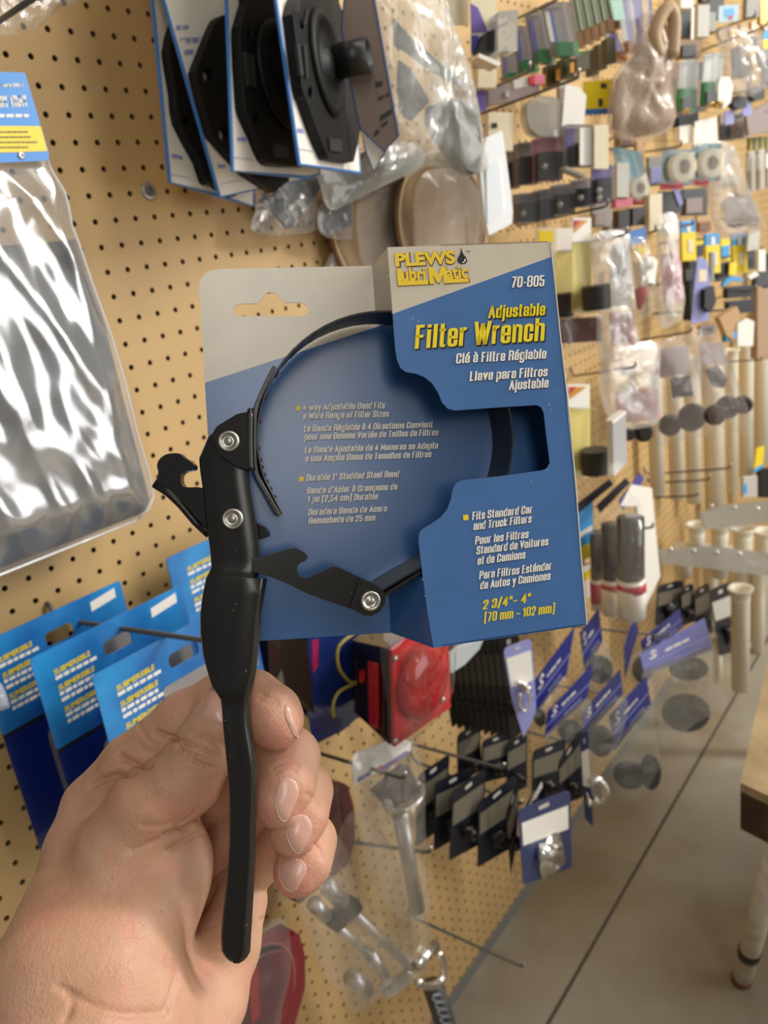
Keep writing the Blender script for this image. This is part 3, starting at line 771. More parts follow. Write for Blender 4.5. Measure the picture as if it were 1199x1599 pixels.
def hand_sdf(X):
    palm = ellip(X, K(215, 1402, .327), axes_from(K(300, 1290, .33) - K(150, 1520, .318), (0, 0, 1)), (.0385, .0205, .0262))      # ball of the thumb
    palm = smin(palm, chain(X, [(150, 1262, .352, 14.5), (135, 1330, .345, 17), (110, 1430, .325, 19), (70, 1530, .300, 21)], .006), .014)  # thumb side of the hand's back
    palm = smin(palm, chain(X, [(215, 1320, .372, 14), (190, 1440, .352, 20), (160, 1560, .315, 24)], .008), .012)
    palm = smin(palm, chain(X, [(290, 1400, .394, 14), (272, 1500, .366, 19), (220, 1600, .318, 25)], .008), .012)
    palm = smin(palm, chain(X, [(375, 1408, .365, 12.5), (352, 1480, .350, 14), (318, 1560, .330, 17), (270, 1640, .310, 20)], .006), .012)   # heel of the little-finger side
    arm = chain(X, [(150, 1560, .302, 30), (110, 1700, .283, 29.5), (60, 1900, .262, 31), (10, 2080, .25, 33)], .01)
    palm = smin(palm, arm, .022)
    th = chain(X, THUMB, .004)
    d = smin(palm, th, .007)
    ix = chain(X, INDEX, .004)
    d = smin(d, ix, .0035)
    m, r, p = chain(X, MIDDLE, .005), chain(X, RING, .005), chain(X, PINKY, .005)
    f = smin(smin(m, r, .0009), p, .0009)
    f = smin(f, ix, .0009)
    d = smin(d, f, .0018)
    for pts, dep, wid, nr in CREASE3:
        lo_, hi_ = pts.min(0) - .006, pts.max(0) + .006
        k = ((X > lo_) & (X < hi_)).all(-1)
        if not k.any(): continue
        Y = X[k]; c = None
        for ly in (0, 1, 2):               # the groove reaches in along the surface normal
            pp = pts - nr * (dep * .00055 * ly)
            for a, b in zip(pp[:-1], pp[1:]):
                e = cone(Y, a, b, 0, 0); c = e if c is None else np.minimum(c, e)
        d[k] += (.25 + dep) * .001 * np.exp(-(c / (wid * .00085)) ** 2)
    return d
def surface_nets(fn, lo, hi, h):
    ax = [np.arange(lo[i], hi[i], h, dtype=np.float32) for i in range(3)]
    n = [len(a) for a in ax]; D = np.empty(n, np.float32)
    YZ = np.stack(np.meshgrid(ax[1], ax[2], indexing='ij'), -1)
    for i0 in range(0, n[0], 16):
        xs = ax[0][i0:i0 + 16]
        X = np.empty((len(xs),) + YZ.shape[:2] + (3,), np.float32)
        X[..., 0] = xs[:, None, None]; X[..., 1:] = YZ[None]
        D[i0:i0 + 16] = fn(X)
    S = D < 0
    sh = lambda A, o: A[o[0]:n[0] - 1 + o[0], o[1]:n[1] - 1 + o[1], o[2]:n[2] - 1 + o[2]]
    corners = [(i, j, k) for i in (0, 1) for j in (0, 1) for k in (0, 1)]
    cnt = sum(sh(S, o).astype(np.int8) for o in corners)
    act = (cnt > 0) & (cnt < 8)
    idx = -np.ones(act.shape, np.int64); I = np.argwhere(act); idx[act] = np.arange(len(I))
    acc = np.zeros((len(I), 3)); w = np.zeros(len(I))
    for a in range(8):
        for b_ in range(a + 1, 8):
            oa, ob = np.array(corners[a]), np.array(corners[b_])
            if abs(oa - ob).sum() != 1: continue
            da = D[tuple((I + oa).T)]; db = D[tuple((I + ob).T)]
            c = (da < 0) != (db < 0); t = np.where(c, da / np.where(da == db, 1, da - db), 0)
            acc += np.where(c[:, None], oa + t[:, None] * (ob - oa), 0); w += c
    V = np.stack([ax[i][0] + (I[:, i] + acc[:, i] / w) * h for i in range(3)], 1)
    Fs = []
    for d_, (u, v) in ((0, (1, 2)), (1, (2, 0)), (2, (0, 1))):
        sl = [slice(1, -1)] * 3; o = [0, 0, 0]; o[d_] = 1
        A = S[1:-1, 1:-1, 1:-1] if False else None
        lo_ = [1, 1, 1]; lo_[d_] = 0
        rng = [n[0] - 1, n[1] - 1, n[2] - 1]
        a = S[lo_[0]:rng[0], lo_[1]:rng[1], lo_[2]:rng[2]]
        b_ = S[lo_[0] + o[0]:rng[0] + o[0], lo_[1] + o[1]:rng[1] + o[1], lo_[2] + o[2]:rng[2] + o[2]]
        E = np.argwhere(a != b_) + lo_
        flip = S[tuple(E.T)]
        du = np.zeros(3, int); du[u] = 1; dv = np.zeros(3, int); dv[v] = 1
        q = np.stack([idx[tuple((E - du - dv).T)], idx[tuple((E - dv).T)], idx[tuple(E.T)], idx[tuple((E - du).T)]], 1)
        q[~flip] = q[~flip][:, ::-1]
        Fs.append(q)
    return V, np.concatenate(Fs)
def cast(pts, z0=.255):                    # where the lens sees the hand at these photo points
    pts = np.asarray(pts, float)
    d = np.stack([(pts[:, 0] - CX) / FPX, (pts[:, 1] - CY) / FPX, np.ones(len(pts))], 1)
    t = np.full(len(pts), z0); ln = np.linalg.norm(d, axis=1)
    for _ in range(110):
        t = np.minimum(t + .8 * hand_sdf(d * t[:, None]) / ln, .43)
    return d * t[:, None], t < .425
CREASE3 = []
_new = []
for pts, dep, wid in CREASES:
    q, ok = cast(smooth_line(pts, 3))
    n_ = len(q); q = q[ok]
    if len(q) < 2: continue
    w_ = np.sin(np.pi * (np.arange(len(q)) + .6) / (len(q) + .2))
    _new.append((q, dep * 1.25, wid, grad(q)))
CREASE3 = _new
HV, HF = surface_nets(hand_sdf, (-.168, .045, .206), (-.012, .300, .412), .00105)
for _ in range(2):
    g_ = grad(HV); HV = HV - g_ * hand_sdf(HV)[:, None]

def skin_material():
    m = bpy.data.materials.new('skin'); m.use_nodes = True
    nt = m.node_tree; L = nt.links.new; b = nt.nodes['Principled BSDF']
    tc = nt.nodes.new('ShaderNodeTexCoord')
    def noise(s, d=4, dist=0.0):
        n = nt.nodes.new('ShaderNodeTexNoise'); n.inputs['Scale'].default_value = s; n.inputs['Detail'].default_value = d; n.inputs['Distortion'].default_value = dist
        L(tc.outputs['Object'], n.inputs['Vector']); return n.outputs['Fac']
    def mixc(f, a, c):
        x = nt.nodes.new('ShaderNodeMix'); x.data_type = 'RGBA'
        L(f, x.inputs[0])
        for i, q in ((6, a), (7, c)):
            if isinstance(q, tuple): x.inputs[i].default_value = (*q, 1)
            else: L(q, x.inputs[i])
        return x.outputs[2]
    def ramp(f, lo, hi):
        r = nt.nodes.new('ShaderNodeMapRange'); r.inputs[1].default_value = lo; r.inputs[2].default_value = hi; L(f, r.inputs[0]); return r.outputs[0]
    c0 = mixc(ramp(noise(30, 5), .35, .65), (.49, .262, .155), (.62, .37, .25))
    c1 = mixc(ramp(noise(75, 6, .5), .52, .72), c0, (.60, .29, .21))
    red = nt.nodes.new('ShaderNodeAttribute'); red.attribute_name = 'blush'
    c2 = mixc(red.outputs['Fac'], c1, (.62, .25, .185))
    fre = mixc(ramp(noise(420, 2), .70, .78), c2, (.44, .22, .14))
    L(fre, b.inputs['Base Color'])
    b.inputs['Roughness'].default_value = .48
    b.inputs['Specular IOR Level'].default_value = .38
    b.inputs['Subsurface Weight'].default_value = .18
    b.inputs['Subsurface Radius'].default_value = (1, .35, .2)
    b.inputs['Subsurface Scale'].default_value = .0025
    vo = nt.nodes.new('ShaderNodeTexVoronoi'); vo.inputs['Scale'].default_value = 900
    L(tc.outputs['Object'], vo.inputs['Vector'])
    wv = nt.nodes.new('ShaderNodeTexNoise'); wv.inputs['Scale'].default_value = 180; wv.inputs['Detail'].default_value = 6; wv.inputs['Distortion'].default_value = .8
    L(tc.outputs['Object'], wv.inputs['Vector'])
    ad = nt.nodes.new('ShaderNodeMath'); ad.operation = 'MULTIPLY_ADD'; ad.inputs[1].default_value = .35
    L(vo.outputs['Distance'], ad.inputs[0]); L(wv.outputs['Fac'], ad.inputs[2])
    bp = nt.nodes.new('ShaderNodeBump'); bp.inputs['Strength'].default_value = .5; bp.inputs['Distance'].default_value = .0008
    L(ad.outputs[0], bp.inputs['Height']); L(bp.outputs[0], b.inputs['Normal'])
    return m
m_skin = skin_material()
def to_world(X): return CAM + np.asarray(X) @ RC
hand = mesh('person', to_world(HV), HF, m_skin, None, smooth=True, loc=to_world(K(230, 1400, .33)))
tag(hand, 'bare hand gripping the black handle of the wrench', 'person')
# blood-flushed fingertips, knuckles and creases
spots = [(440, 1150, .318, 11, .8), (447, 1180, .33, 9, .45), (435, 1270, .32, 12, .8), (470, 1310, .325, 12, .8), (462, 1375, .33, 11, .9), (300, 1285, .313, 10, .55), (340, 1260, .317, 12, .4), (85, 1450, .30, 9, .7), (68, 1490, .29, 7, .6), (215, 1210, .33, 12, .25), (425, 1425, .342, 9, .5), (330, 1060, .335, 10, .25)]
att = hand.data.attributes.new('blush', 'FLOAT', 'POINT')
bl = np.zeros(len(HV))
for a, c, z, r, s in spots:
    bl = np.maximum(bl, s * np.exp(-(np.linalg.norm(HV - K(a, c, z), axis=1) / (r * .001)) ** 2))
att.data.foreach_set('value', bl.astype(np.float32))
# fingernails: plates that follow the fingertip under the traced outline
m_nail = mat('fingernail', (.68, .37, .29), .28, coat=.25, sss=.12)
m_nail_rim = mat('fingernail_white_edge', (.72, .56, .46), .4)
def nail(outline, edge=None, lift=.00025):
    out = smooth_line(outline, 4, True); c = np.mean(out, 0); m_ = len(out)
    ring = [.02, .3, .55, .75, .9, 1.0]
    q, ok = cast([c + (p - c) * s for s in ring for p in out])
    med = np.median(q[ok][:, 2])
    bad = (~ok) | (abs(q[:, 2] - med) > .009)
    if bad.any():
        al = np.array([c + (p - c) * s for s in ring for p in out])
        for i in np.where(bad)[0]: q[i] = K(al[i][0], al[i][1], med)
    n = grad(q)
    up = np.repeat([lift + .00035 * (1 - s * s) for s in ring], m_)
    up[-m_:] = -.0001
    V = (q + n * up[:, None]).tolist(); V.append(np.mean(V[:m_], 0))
    L_ = len(ring) - 1
    Fs = [(k * m_ + i, k * m_ + (i + 1) % m_, (k + 1) * m_ + (i + 1) % m_, (k + 1) * m_ + i) for k in range(L_) for i in range(m_)] + [(len(V) - 1, (i + 1) % m_, i) for i in range(m_)]
    o = mesh('fingernail', to_world(V), Fs, m_nail, hand, smooth=True)
    if edge:
        k = [i % m_ for i in range(*edge)]
        e = np.array([(np.array(V[(L_ - 1) * m_ + i]) + np.array(V[L_ * m_ + i])) / 2 for i in k])
        b = MB(); b.tube(to_world(e), [.0001 + .00022 * math.sin(math.pi * (i + .5) / len(k)) for i in range(len(k))], 6)
        b.build('nail_edge', m_nail_rim, o, smooth=True)
    return o
nail([(445, 1099), (451, 1103), (455, 1115), (461, 1130), (466, 1146), (465, 1153), (458, 1145), (450, 1131), (444, 1116)], (16, 28))
nail([(440, 1216), (451, 1214), (461, 1219), (467, 1231), (465, 1246), (458, 1262), (450, 1278), (444, 1284), (437, 1279), (431, 1264), (428, 1244), (432, 1226)], (22, 42))
nail([(462, 1272), (473, 1271), (482, 1277), (488, 1290), (485, 1306), (477, 1322), (468, 1333), (460, 1331), (453, 1320), (447, 1303), (447, 1288), (453, 1278)], (22, 42))
nail([(444, 1343), (456, 1339), (468, 1341), (477, 1348), (479, 1360), (472, 1374), (464, 1388), (455, 1393), (445, 1388), (438, 1377), (435, 1363), (437, 1350)], (24, 46))
nail([(333, 1064), (340, 1082), (352, 1100), (360, 1128), (350, 1133), (336, 1128), (322, 1121), (315, 1118), (321, 1100), (327, 1078)])
# ================================================================== merchandise on the pegboard
from mathutils import noise as mnoise
SC.cycles.transparent_max_bounces = 24
class Sheet:
    """a plane through the point seen at (cx, cy), h out from the board, turned by yaw"""
    def __init__(s, cx, cy, h, yaw=0.0, tilt=0.0):
        s.o = W(cx, cy, h); s.n = yaw_n(yaw, tilt)
        s.r = nrm(np.cross([0, 0, 1.0], -s.n)); s.u = nrm(np.cross(s.n, s.r)); s.u = s.u if s.u[2] > 0 else -s.u
    def __call__(s, x, y, d=0.0): return on_plane(x, y, s.o + s.n * d, s.n)
def c(hexs):                               # sRGB hex -> linear
    v = [int(hexs[i:i + 2], 16) / 255 for i in (0, 2, 4)]
    return tuple(x / 12.92 if x < .04045 else ((x + .055) / 1.055) ** 2.4 for x in v)
PAL = {'white': 'e8e4da', 'cream': 'ddd2b4', 'grey': '8d8a84', 'lgrey': 'bdb9b0', 'dgrey': '3c3c3e', 'black': '161616', 'navy': '11131f', 'label': '6c6657', 'blue': '1f4fa8', 'sky': '3f9ad8', 'purple': '6c5aa0', 'violet': '4a4a96',  # navy and label are darkened to hold the shade on the fitting cards
       'green': '1f8a45', 'yellow': 'e8cf20', 'red': 'b8202c', 'pink': 'c8687c', 'brown': '7a5a3c', 'tan': 'b89468', 'orange': 'c8892a', 'mint': 'a9cfbd', 'teal': '3a7f8a', 'olive': '4c4a2a', 'mauve': '8d7f7a', 'lilac': '8f92c8', 'royal': '2a3690', 'wood': '8a6a48', 'kraft': 'a88a6c'}
def M(k, rough=.45):
    if isinstance(k, bpy.types.Material): return k
    return mat(k + ' plastic or print', c(PAL[k]), rough, coat=.15)
CLEAR = film('clear blister', (.75, .76, .76), .05, .06, None, .28)
BAG = film('clear poly bag', (.75, .76, .76), .12, .12, (38, .55, .004), .36)
MILKY = film('milky poly bag', (.82, .82, .80), .34, .18, (45, .6, .004))
STRIP = film('clear hang strip', (.70, .66, .58), .22, .15, None, .3)
HBAG = film('greyish pad bag', (.58, .57, .53), .17, .12, (34, .5, .004), .40)
m_rod = mat('oiled steel wire', (.15, .14, .12), .42, .6)
m_tip = mat('bare wire end', (.62, .60, .55), .3, .9)
m_chrome = mat('chrome', (.82, .80, .76), .24, 1.0)
def hook(x0, y0, x1, y1, L, label, r=.0023, group='wire pegboard hooks', h0=0.0):
    a, b_ = W(x0, y0, h0), W(x1, y1, L)
    t = thing('peg_hook', label, 'hook', a, group if group else None)
    up = np.array([0, 0, 1.0]); d = nrm(b_ - a)
    q = MB(); q.tube([a + np.array([0, .004, .018]), a + np.array([0, -.004, .016]), a + np.array([0, -.007, .004]), a + d * .012, b_ - d * .012, b_ - d * .003 + up * .002, b_ + up * .009], r, 8)
    q.build('rod', m_rod, t, smooth=True)
    q = MB(); q.lathe(b_ + up * .007, up, [(0, r * 1.02), (.004, r * 1.02), (.0055, r * .5)], 8); q.build('tip', m_tip, t, smooth=True)
    return t
def slab_part(name, pts, s, d, th, m, parent, r=0, bev=0, holes=()):
    p2 = rounded(pts, r) if r else pts
    q = MB(); q.slab([s(*p, d) for p in p2], s.n * th, [[s(*p, d) for p in h] for h in holes])
    o = q.build(name, M(m), parent)
    if bev: bevel(o, bev)
    return o
def bag_film(name, pts, s, d0, bulge, m, parent, seed=1, wr=.004, loc=None, steps=4):
    """one puckered face of a bag: rings from the outline in to the middle"""
    out = smooth_line(pts, steps, True) if steps > 1 else [np.asarray(p, float) for p in pts]
    cc = np.mean(out, 0); rings = [1, .97, .9, .8, .68, .55, .42, .3, .18, .08]
    V = []; n = len(out)
    for k in rings:
        for p in out:
            q = cc + (p - cc) * k
            w = s(q[0], q[1], d0)
            f = mnoise.noise(Vector(w * 38) + Vector((seed, 0, 0))) + .6 * mnoise.noise(Vector(w * 90) + Vector((0, seed, 0)))
            V.append(w + s.n * (bulge * (1 - k ** 4) + wr * f * min(1, (1 - k) * 8)))
    V.append(np.mean(V[-n:], 0))
    Fs = [(i * n + j, i * n + (j + 1) % n, (i + 1) * n + (j + 1) % n, (i + 1) * n + j) for i in range(len(rings) - 1) for j in range(n)]
    Fs += [((len(rings) - 1) * n + j, (len(rings) - 1) * n + (j + 1) % n, len(V) - 1) for j in range(n)]
    return mesh(name, V, Fs, m, parent, smooth=True, loc=loc)
def item(name, label, cat, h, yaw, parts, group=None, tilt=0.0):
    """parts: (part name, material, photo outline, depth before the sheet, thickness[, corner radius])"""
    pts = parts[0][2]; cx_, cy_ = np.mean(pts, 0)
    s = Sheet(cx_, cy_, h, yaw, tilt)
    t = thing(name, label, cat, s(cx_, max(p[1] for p in pts)), group)
    for p in parts:
        nm, mk, pp, d, th = p[:5]; r = p[5] if len(p) > 5 else 0
        if th == 'bag': bag_film(nm, pp, s, d, .006, mk, t, seed=len(label))
        else: slab_part(nm, pp, s, d, th, mk, t, r, bev=.0008 if th > .004 else 0)
    return t, s
def quadpts(x0, y0, x1, y1, lean=0.0, rise=0.0):    # upright parallelogram: top-left, bottom-right; rise = how much the right side lies higher
    return [(x0, y0), (x1, y0 - rise), (x1 + lean, y1 - rise), (x0 + lean, y1)]
def bars(name, rows, s, d, m, parent, th=.0002):    # lines of print too small to read
    q = MB()
    for x0, y0, x1, y1, hh in rows:
        L = math.hypot(x1 - x0, y1 - y0); n = max(1, int(L / (hh * 3)))
        ux, uy = (x1 - x0) / L, (y1 - y0) / L; x = 0
        rr = random.Random(int(x0 * 7 + y0))
        while x < L - hh:
            w = min(hh * rr.uniform(1.2, 4.2), L - x)
            a = (x0 + ux * x, y0 + uy * x); b_ = (x0 + ux * (x + w), y0 + uy * (x + w))
            q.slab([s(*a, d), s(*b_, d), s(b_[0], b_[1] - hh, d), s(a[0], a[1] - hh, d)], s.n * th)
            x += w + hh * .5
    o = q.build(name, M(m), parent); return o
def word(name, body, a, b_, cap, s, d, m, parent, bold=.02, shear=0.0):
    q = MB(); A, B_ = s(*a, d), s(*b_, d); k = np.linalg.norm(B_ - A) / math.hypot(b_[0] - a[0], b_[1] - a[1])
    if all(ch in GLYPHS or ch == ' ' for ch in body): gothic(q, body, A, B_, nrm(np.cross(s.n, B_ - A)), cap * k, .15, .08, lift=s.n * .0002)
    else: letters(q, body, A, B_, nrm(np.cross(s.n, B_ - A)), cap * k, bold, shear, lift=s.n * .0002)
    return q.build(name, M(m), parent)
# ------------------------------------------------------------------ battery tray in its bag, upper left
s = Sheet(60, 500, .075, 0)
t = thing('bagged_battery_tray', 'black battery tray in a shiny clear bag under a blue and yellow header card', 'battery tray', s(40, 900))
tray_out = [(-135, 392), (60, 380), (119, 373), (140, 425), (166, 515), (193, 625), (214, 705), (234, 782), (224, 801), (120, 842), (0, 887), (-135, 938)]
tray_in = [(-120, 410), (60, 400), (104, 396), (122, 450), (148, 545), (172, 640), (190, 710), (206, 772), (120, 808), (0, 850), (-120, 895)]
m_tray = mat('black tray plastic', c('2a2b2e'), .45); m_tray2 = mat('grey tray floor', c('6f7276'), .45)
o = MB(); o.slab([s(*p, 0) for p in rounded(tray_out, 6)], s.n * -.04, [[s(*p, 0) for p in tray_in]])
bevel(o.build('tray_wall', m_tray, t), .002)
slab_part('tray_floor', tray_in, s, -.030, .003, m_tray2, t)
for k, (y0, y1) in enumerate(((560, 520), (660, 618))):
    slab_part('tray_rib', [(-110, y0 + 12), (150 + 26 * k, y1 - 20), (152 + 26 * k, y1 - 12), (-110, y0 + 22)], s, -.027, .008, m_tray, t)
LB = film('crinkled clear bag', (.90, .92, .95), .17, .16, (9, .12, .004), .74)
right_edge = [(248, 74), (262, 78), (300, 101), (318, 106), (352, 112), (380, 123), (440, 143), (520, 172), (600, 196), (680, 215), (740, 233), (775, 240), (795, 232), (812, 214)]
rowsb = []
def bag_right(y):
    for (ya, xa), (yb, xb) in zip(right_edge[:-1], right_edge[1:]):
        if y <= yb: return xa + (xb - xa) * (y - ya) / (yb - ya)
    return right_edge[-1][1]
NB = 60
for i in range(NB + 1):
    row = []
    for j in range(NB + 1):
        u = j / NB; v = i / NB
        y0 = 248 + (812 - 248) * v; xr = bag_right(y0); xl = -140
        x = xl + (xr - xl) * u; y = y0 + (1 - u) * 148 * max(0, v - .05)
        q = s(x, y, .004)
        e = min(1, min(1 - u, v, 1 - v) * 9)
        q0 = s(x - .22 * (y - 248), y, 0)
        f = 1.1 * (1 - 2.2 * abs(mnoise.noise(Vector((q0[0] * 17, q0[2] * 5.5, 3.1))))) + .45 * (1 - 2 * abs(mnoise.noise(Vector((q0[0] * 30, q0[2] * 14, 8.2))))) + .18 * mnoise.noise(Vector((q[0] * 55, q[2] * 40, 1.2)))
        row.append(q + s.n * (.010 * e + .0062 * f * e))
    rowsb.append(row)
b = MB(); b.grid(rowsb); b.build('bag_front', LB, t, smooth=True)
b = MB(); b.tube([s(x, y, .004) for y, x in right_edge] , .0011, 6); b.build('bag_seam', film('bag seam', (.95, .96, .97), .55, .15), t, smooth=True)
b = MB(); b.tube([s(x, y, .004) for x, y in [(214, 812), (120, 850), (0, 898), (-140, 955)]], .0013, 6); b.build('bag_seam', MATS['bag seam'], t, smooth=True)
hd = slab_part('header_card', rounded([(-150, 108), (38, 114), (76, 243), (73, 251), (-150, 262)], [0, 3, 0, 8, 0]), s, .012, .0012, mat('header blue', c('0f7fd0'), .35, coat=.3), t)
slab_part('header_stripe', [(-150, 196), (63, 197), (74, 236), (-150, 243)], s, .0134, .0003, 'yellow', hd)
word('header_title', 'BATTERY TRAY', (-34, 170), (45, 166), 15, s, .0135, 'white', hd, .03)
word('header_model', 'Model 300341', (4, 136), (37, 135.5), 4.5, s, .0135, 'white', hd, .02)
bars('header_print', [(-110, 184, 49, 183, 5)], s, .0135, 'white', hd)
bars('header_print', [(-110, 208 + 8 * k, [44, 50, 58, 44][k], 207 + 8 * k, 2.2) for k in range(4)], s, .0139, 'olive', hd)
q = MB(); q.lathe(s(33, 243, .0132), s.n, [(0, .0028), (.0012, .0028), (.0012, .0012), (.0004, .0012)], 14); q.build('grommet', m_tip, hd, smooth=True)
# rod and bag corner at the very top left
a_, b_ = P(-60, 72, .62), P(75, -18, .50)
t = thing('peg_hook', 'thick grey steel rod crossing the top left corner', 'hook', a_)
q = MB(); q.tube([a_, b_], .0021, 10); q.build('rod', mat('grey steel rod', c('6b6a66'), .4, .6), t, smooth=True)
s = Sheet(40, 20, .10, 0)
t = thing('poly_bag', 'bottom end of an empty clear bag behind the grey rod at top left', 'bag', s(40, 50))
bag_film('bag_front', [(-60, -60), (125, -60), (118, 4), (92, 14), (70, 36), (40, 52), (-10, 56), (-60, 60)], s, 0, .008, film('crinkled thin bag', (.9, .9, .88), .14, .1, (60, .8, .004), .6), t, 5, .006)
s = Sheet(0, 1090, .17, 0)
t = thing('poly_bag', 'crumpled clear bag corner at the left edge below the battery tray', 'bag', s(0, 1112))
bag_film('bag_front', [(-60, 1040), (-10, 1062), (4, 1070), (15, 1100), (12, 1107), (-10, 1114), (-60, 1130)], s, 0, .006, MILKY, t, 9, .005)
# screw with its washer
q = W(232, 299, 0)
t = thing('wall_screw', 'grey screw head on a washer in the bare pegboard', 'screw', q)
b = MB(); b.lathe(q, (0, -1, 0), [(0, .0095), (.0016, .0093), (.0022, .0080), (.0022, 0)], 24); b.build('washer', mat('dull zinc', (.42, .42, .40), .4, .5), t, smooth=True)
b = MB(); b.lathe(q + np.array([0, -.002, 0]), (0, -1, 0), [(0, .0055), (.0018, .005), (.003, .0035), (.0026, .0016), (.0022, 0)], 18); b.build('screw_head', mat('dark zinc', (.16, .16, .15), .4, .6), t, smooth=True)

# ------------------------------------------------------------------ blue hanging cards, lower left
def card_blue():
    m = bpy.data.materials.new('blue card print'); m.use_nodes = True
    nt = m.node_tree; L = nt.links.new; b = nt.nodes['Principled BSDF']
    tc = nt.nodes.new('ShaderNodeTexCoord')
    n = nt.nodes.new('ShaderNodeTexNoise'); n.inputs['Scale'].default_value = 9; n.inputs['Detail'].default_value = 3
    L(tc.outputs['Object'], n.inputs['Vector'])
    r = nt.nodes.new('ShaderNodeValToRGB'); e = r.color_ramp.elements
    e[0].position = .35; e[0].color = (*c('143c8c'), 1); e[1].position = .68; e[1].color = (*c('2b8fd0'), 1)
    L(n.outputs['Fac'], r.inputs[0]); L(r.outputs[0], b.inputs['Base Color'])
    b.inputs['Roughness'].default_value = .3; b.inputs['Coat Weight'].default_value = .4
    return m
m_cblue = card_blue(); m_cdark = mat('deep blue print', c('0c1f66'), .3, coat=.4)
m_smoke = film('smoky clear window', (.42, .40, .38), .62, .1)
DOME = film('clear dome', (.35, .33, .31), .35, .08)
def light_card(label, tl, tr, h, low, logo, text, hole):
    """tl, tr: top corners; low: photo height of the card's left edge"""
    tl, tr = np.array(tl, float), np.array(tr, float)
    s = Sheet((tl[0] + tr[0]) / 2, (tl[1] + tr[1]) / 2, h, 0)
    A, B_ = s(*tl), s(*tr); wv = B_ - A; Ht = .245; wd_ = np.linalg.norm(wv); ex_ = wv / wd_
    ez_ = np.array([0, 0, -1.0]); ez_ = nrm(ez_ - ex_ * np.dot(ez_, ex_))
    sp = lambda u, v, d=0.0: A + ex_ * u * wd_ + ez_ * v * Ht + s.n * d
    t = thing('light_kit_card', label, 'carded light kit', sp(.5, 1), 'blue carded light kits')
    ang = lambda k: math.pi / 2 * k / 4
    def rect(u0, v0, u1, v1, d, r=.02):
        ru = r; rv = r * wd_ / Ht
        pts = []
        for cu, cv, a0 in ((u1 - ru, v0 + rv, -90), (u1 - ru, v1 - rv, 0), (u0 + ru, v1 - rv, 90), (u0 + ru, v0 + rv, 180)):
            for k in range(4):
                a = math.radians(a0 + 30 * k); pts.append(sp(cu + ru * math.cos(a), cv + rv * math.sin(a), d))
        return pts
    ho = rect(.41, .075, .60, .135, 0, .026)
    q = MB(); q.slab(rect(0, 0, 1, .39, 0), s.n * .0012, [ho]); top = q.build('header', m_cblue, t)
    q = MB(); q.slab(rect(0, .375, 1, 1, 0), s.n * .0011); q.build('card', m_cdark, t)
    q = MB(); q.slab([sp(0, .385, .0013), sp(1, .385, .0013), sp(1, .40, .0013), sp(0, .40, .0013)], s.n * .0003); q.build('fold_line', M('black'), t)
    q = MB(); q.slab(rect(.34, .19, .97, .33, .0014, .02), s.n * .0004); q.build('window', m_smoke, t)
    # clear dome with its lip
    q = MB()
    R1 = [rect(.25, .45, .95, .95, .0012, .08), rect(.29, .47, .91, .93, .018, .08), rect(.33, .50, .87, .90, .022, .07)]
    n = len(R1[0]); V = [p for r in R1 for p in r]
    Fs = [(i * n + j, i * n + (j + 1) % n, (i + 1) * n + (j + 1) % n, (i + 1) * n + j) for i in range(2) for j in range(n)] + [tuple(range(2 * n, 3 * n))]
    q.add(V, Fs); q.build('dome', DOME, t, smooth=False)
    q = MB(); q.slab(rect(.40, .54, .82, .86, .0015, .05), s.n * .012); bevel(q.build('lamp', M('black'), t), .003)
    if logo:
        q = MB(); q.slab([sp(.755, .035, .0013), sp(.945, .02, .0013), sp(.94, .062, .0013), sp(.75, .075, .0013)], s.n * .0003); q.build('badge', M('white'), t)
    if text:
        yq, wq = MB(), MB()
        v = .075
        for k in range(3):
            a_, b_ = sp(.10, v + .028, .0013), sp(.325, v + .022, .0013)
            letters(yq, ['SUBMERSIBLE', 'SUBMERSIBLE', 'SUMERGIBLE'][k], a_, b_, -ez_, .0050, .03, .15, lift=s.n * .0003)
            for j in range((1, 2, 2)[k]):
                v += .026
                rr = random.Random(k * 7 + j); u = .10
                ue = .30 + .06 * rr.random()
                while u < ue:
                    w_ = rr.uniform(.02, .05)
                    wq.slab([sp(u, v + .024, .0013), sp(u + w_, v + .023, .0013), sp(u + w_, v + .009, .0013), sp(u, v + .010, .0013)], s.n * .0003); u += w_ + .008
            v += .040
        yq.build('heading', M('yellow'), t); wq.build('print_lettering', M('white'), t)
    return t
light_card('blue card with yellow headings, rearmost on its hook, reaching the left edge', (-42, 1010), (186, 906), .045, 1290, True, True, 1)
light_card('blue card with yellow headings and white badge, middle of its hook', (45, 1029), (282, 913), .105, 1262, True, True, 1)
light_card('blue card with yellow headings, frontmost on its hook above the thumb', (142, 1055), (388, 926), .165, 1172, True, True, 1)
light_card('blue card with yellow headings on the next hook, half behind the wrench', (258, 872), (480, 772), .05, 1172, True, True, 1)
hook(80, 965, 345, 1004, .235, 'wire hook through the blue cards with yellow headings', .0026, None)
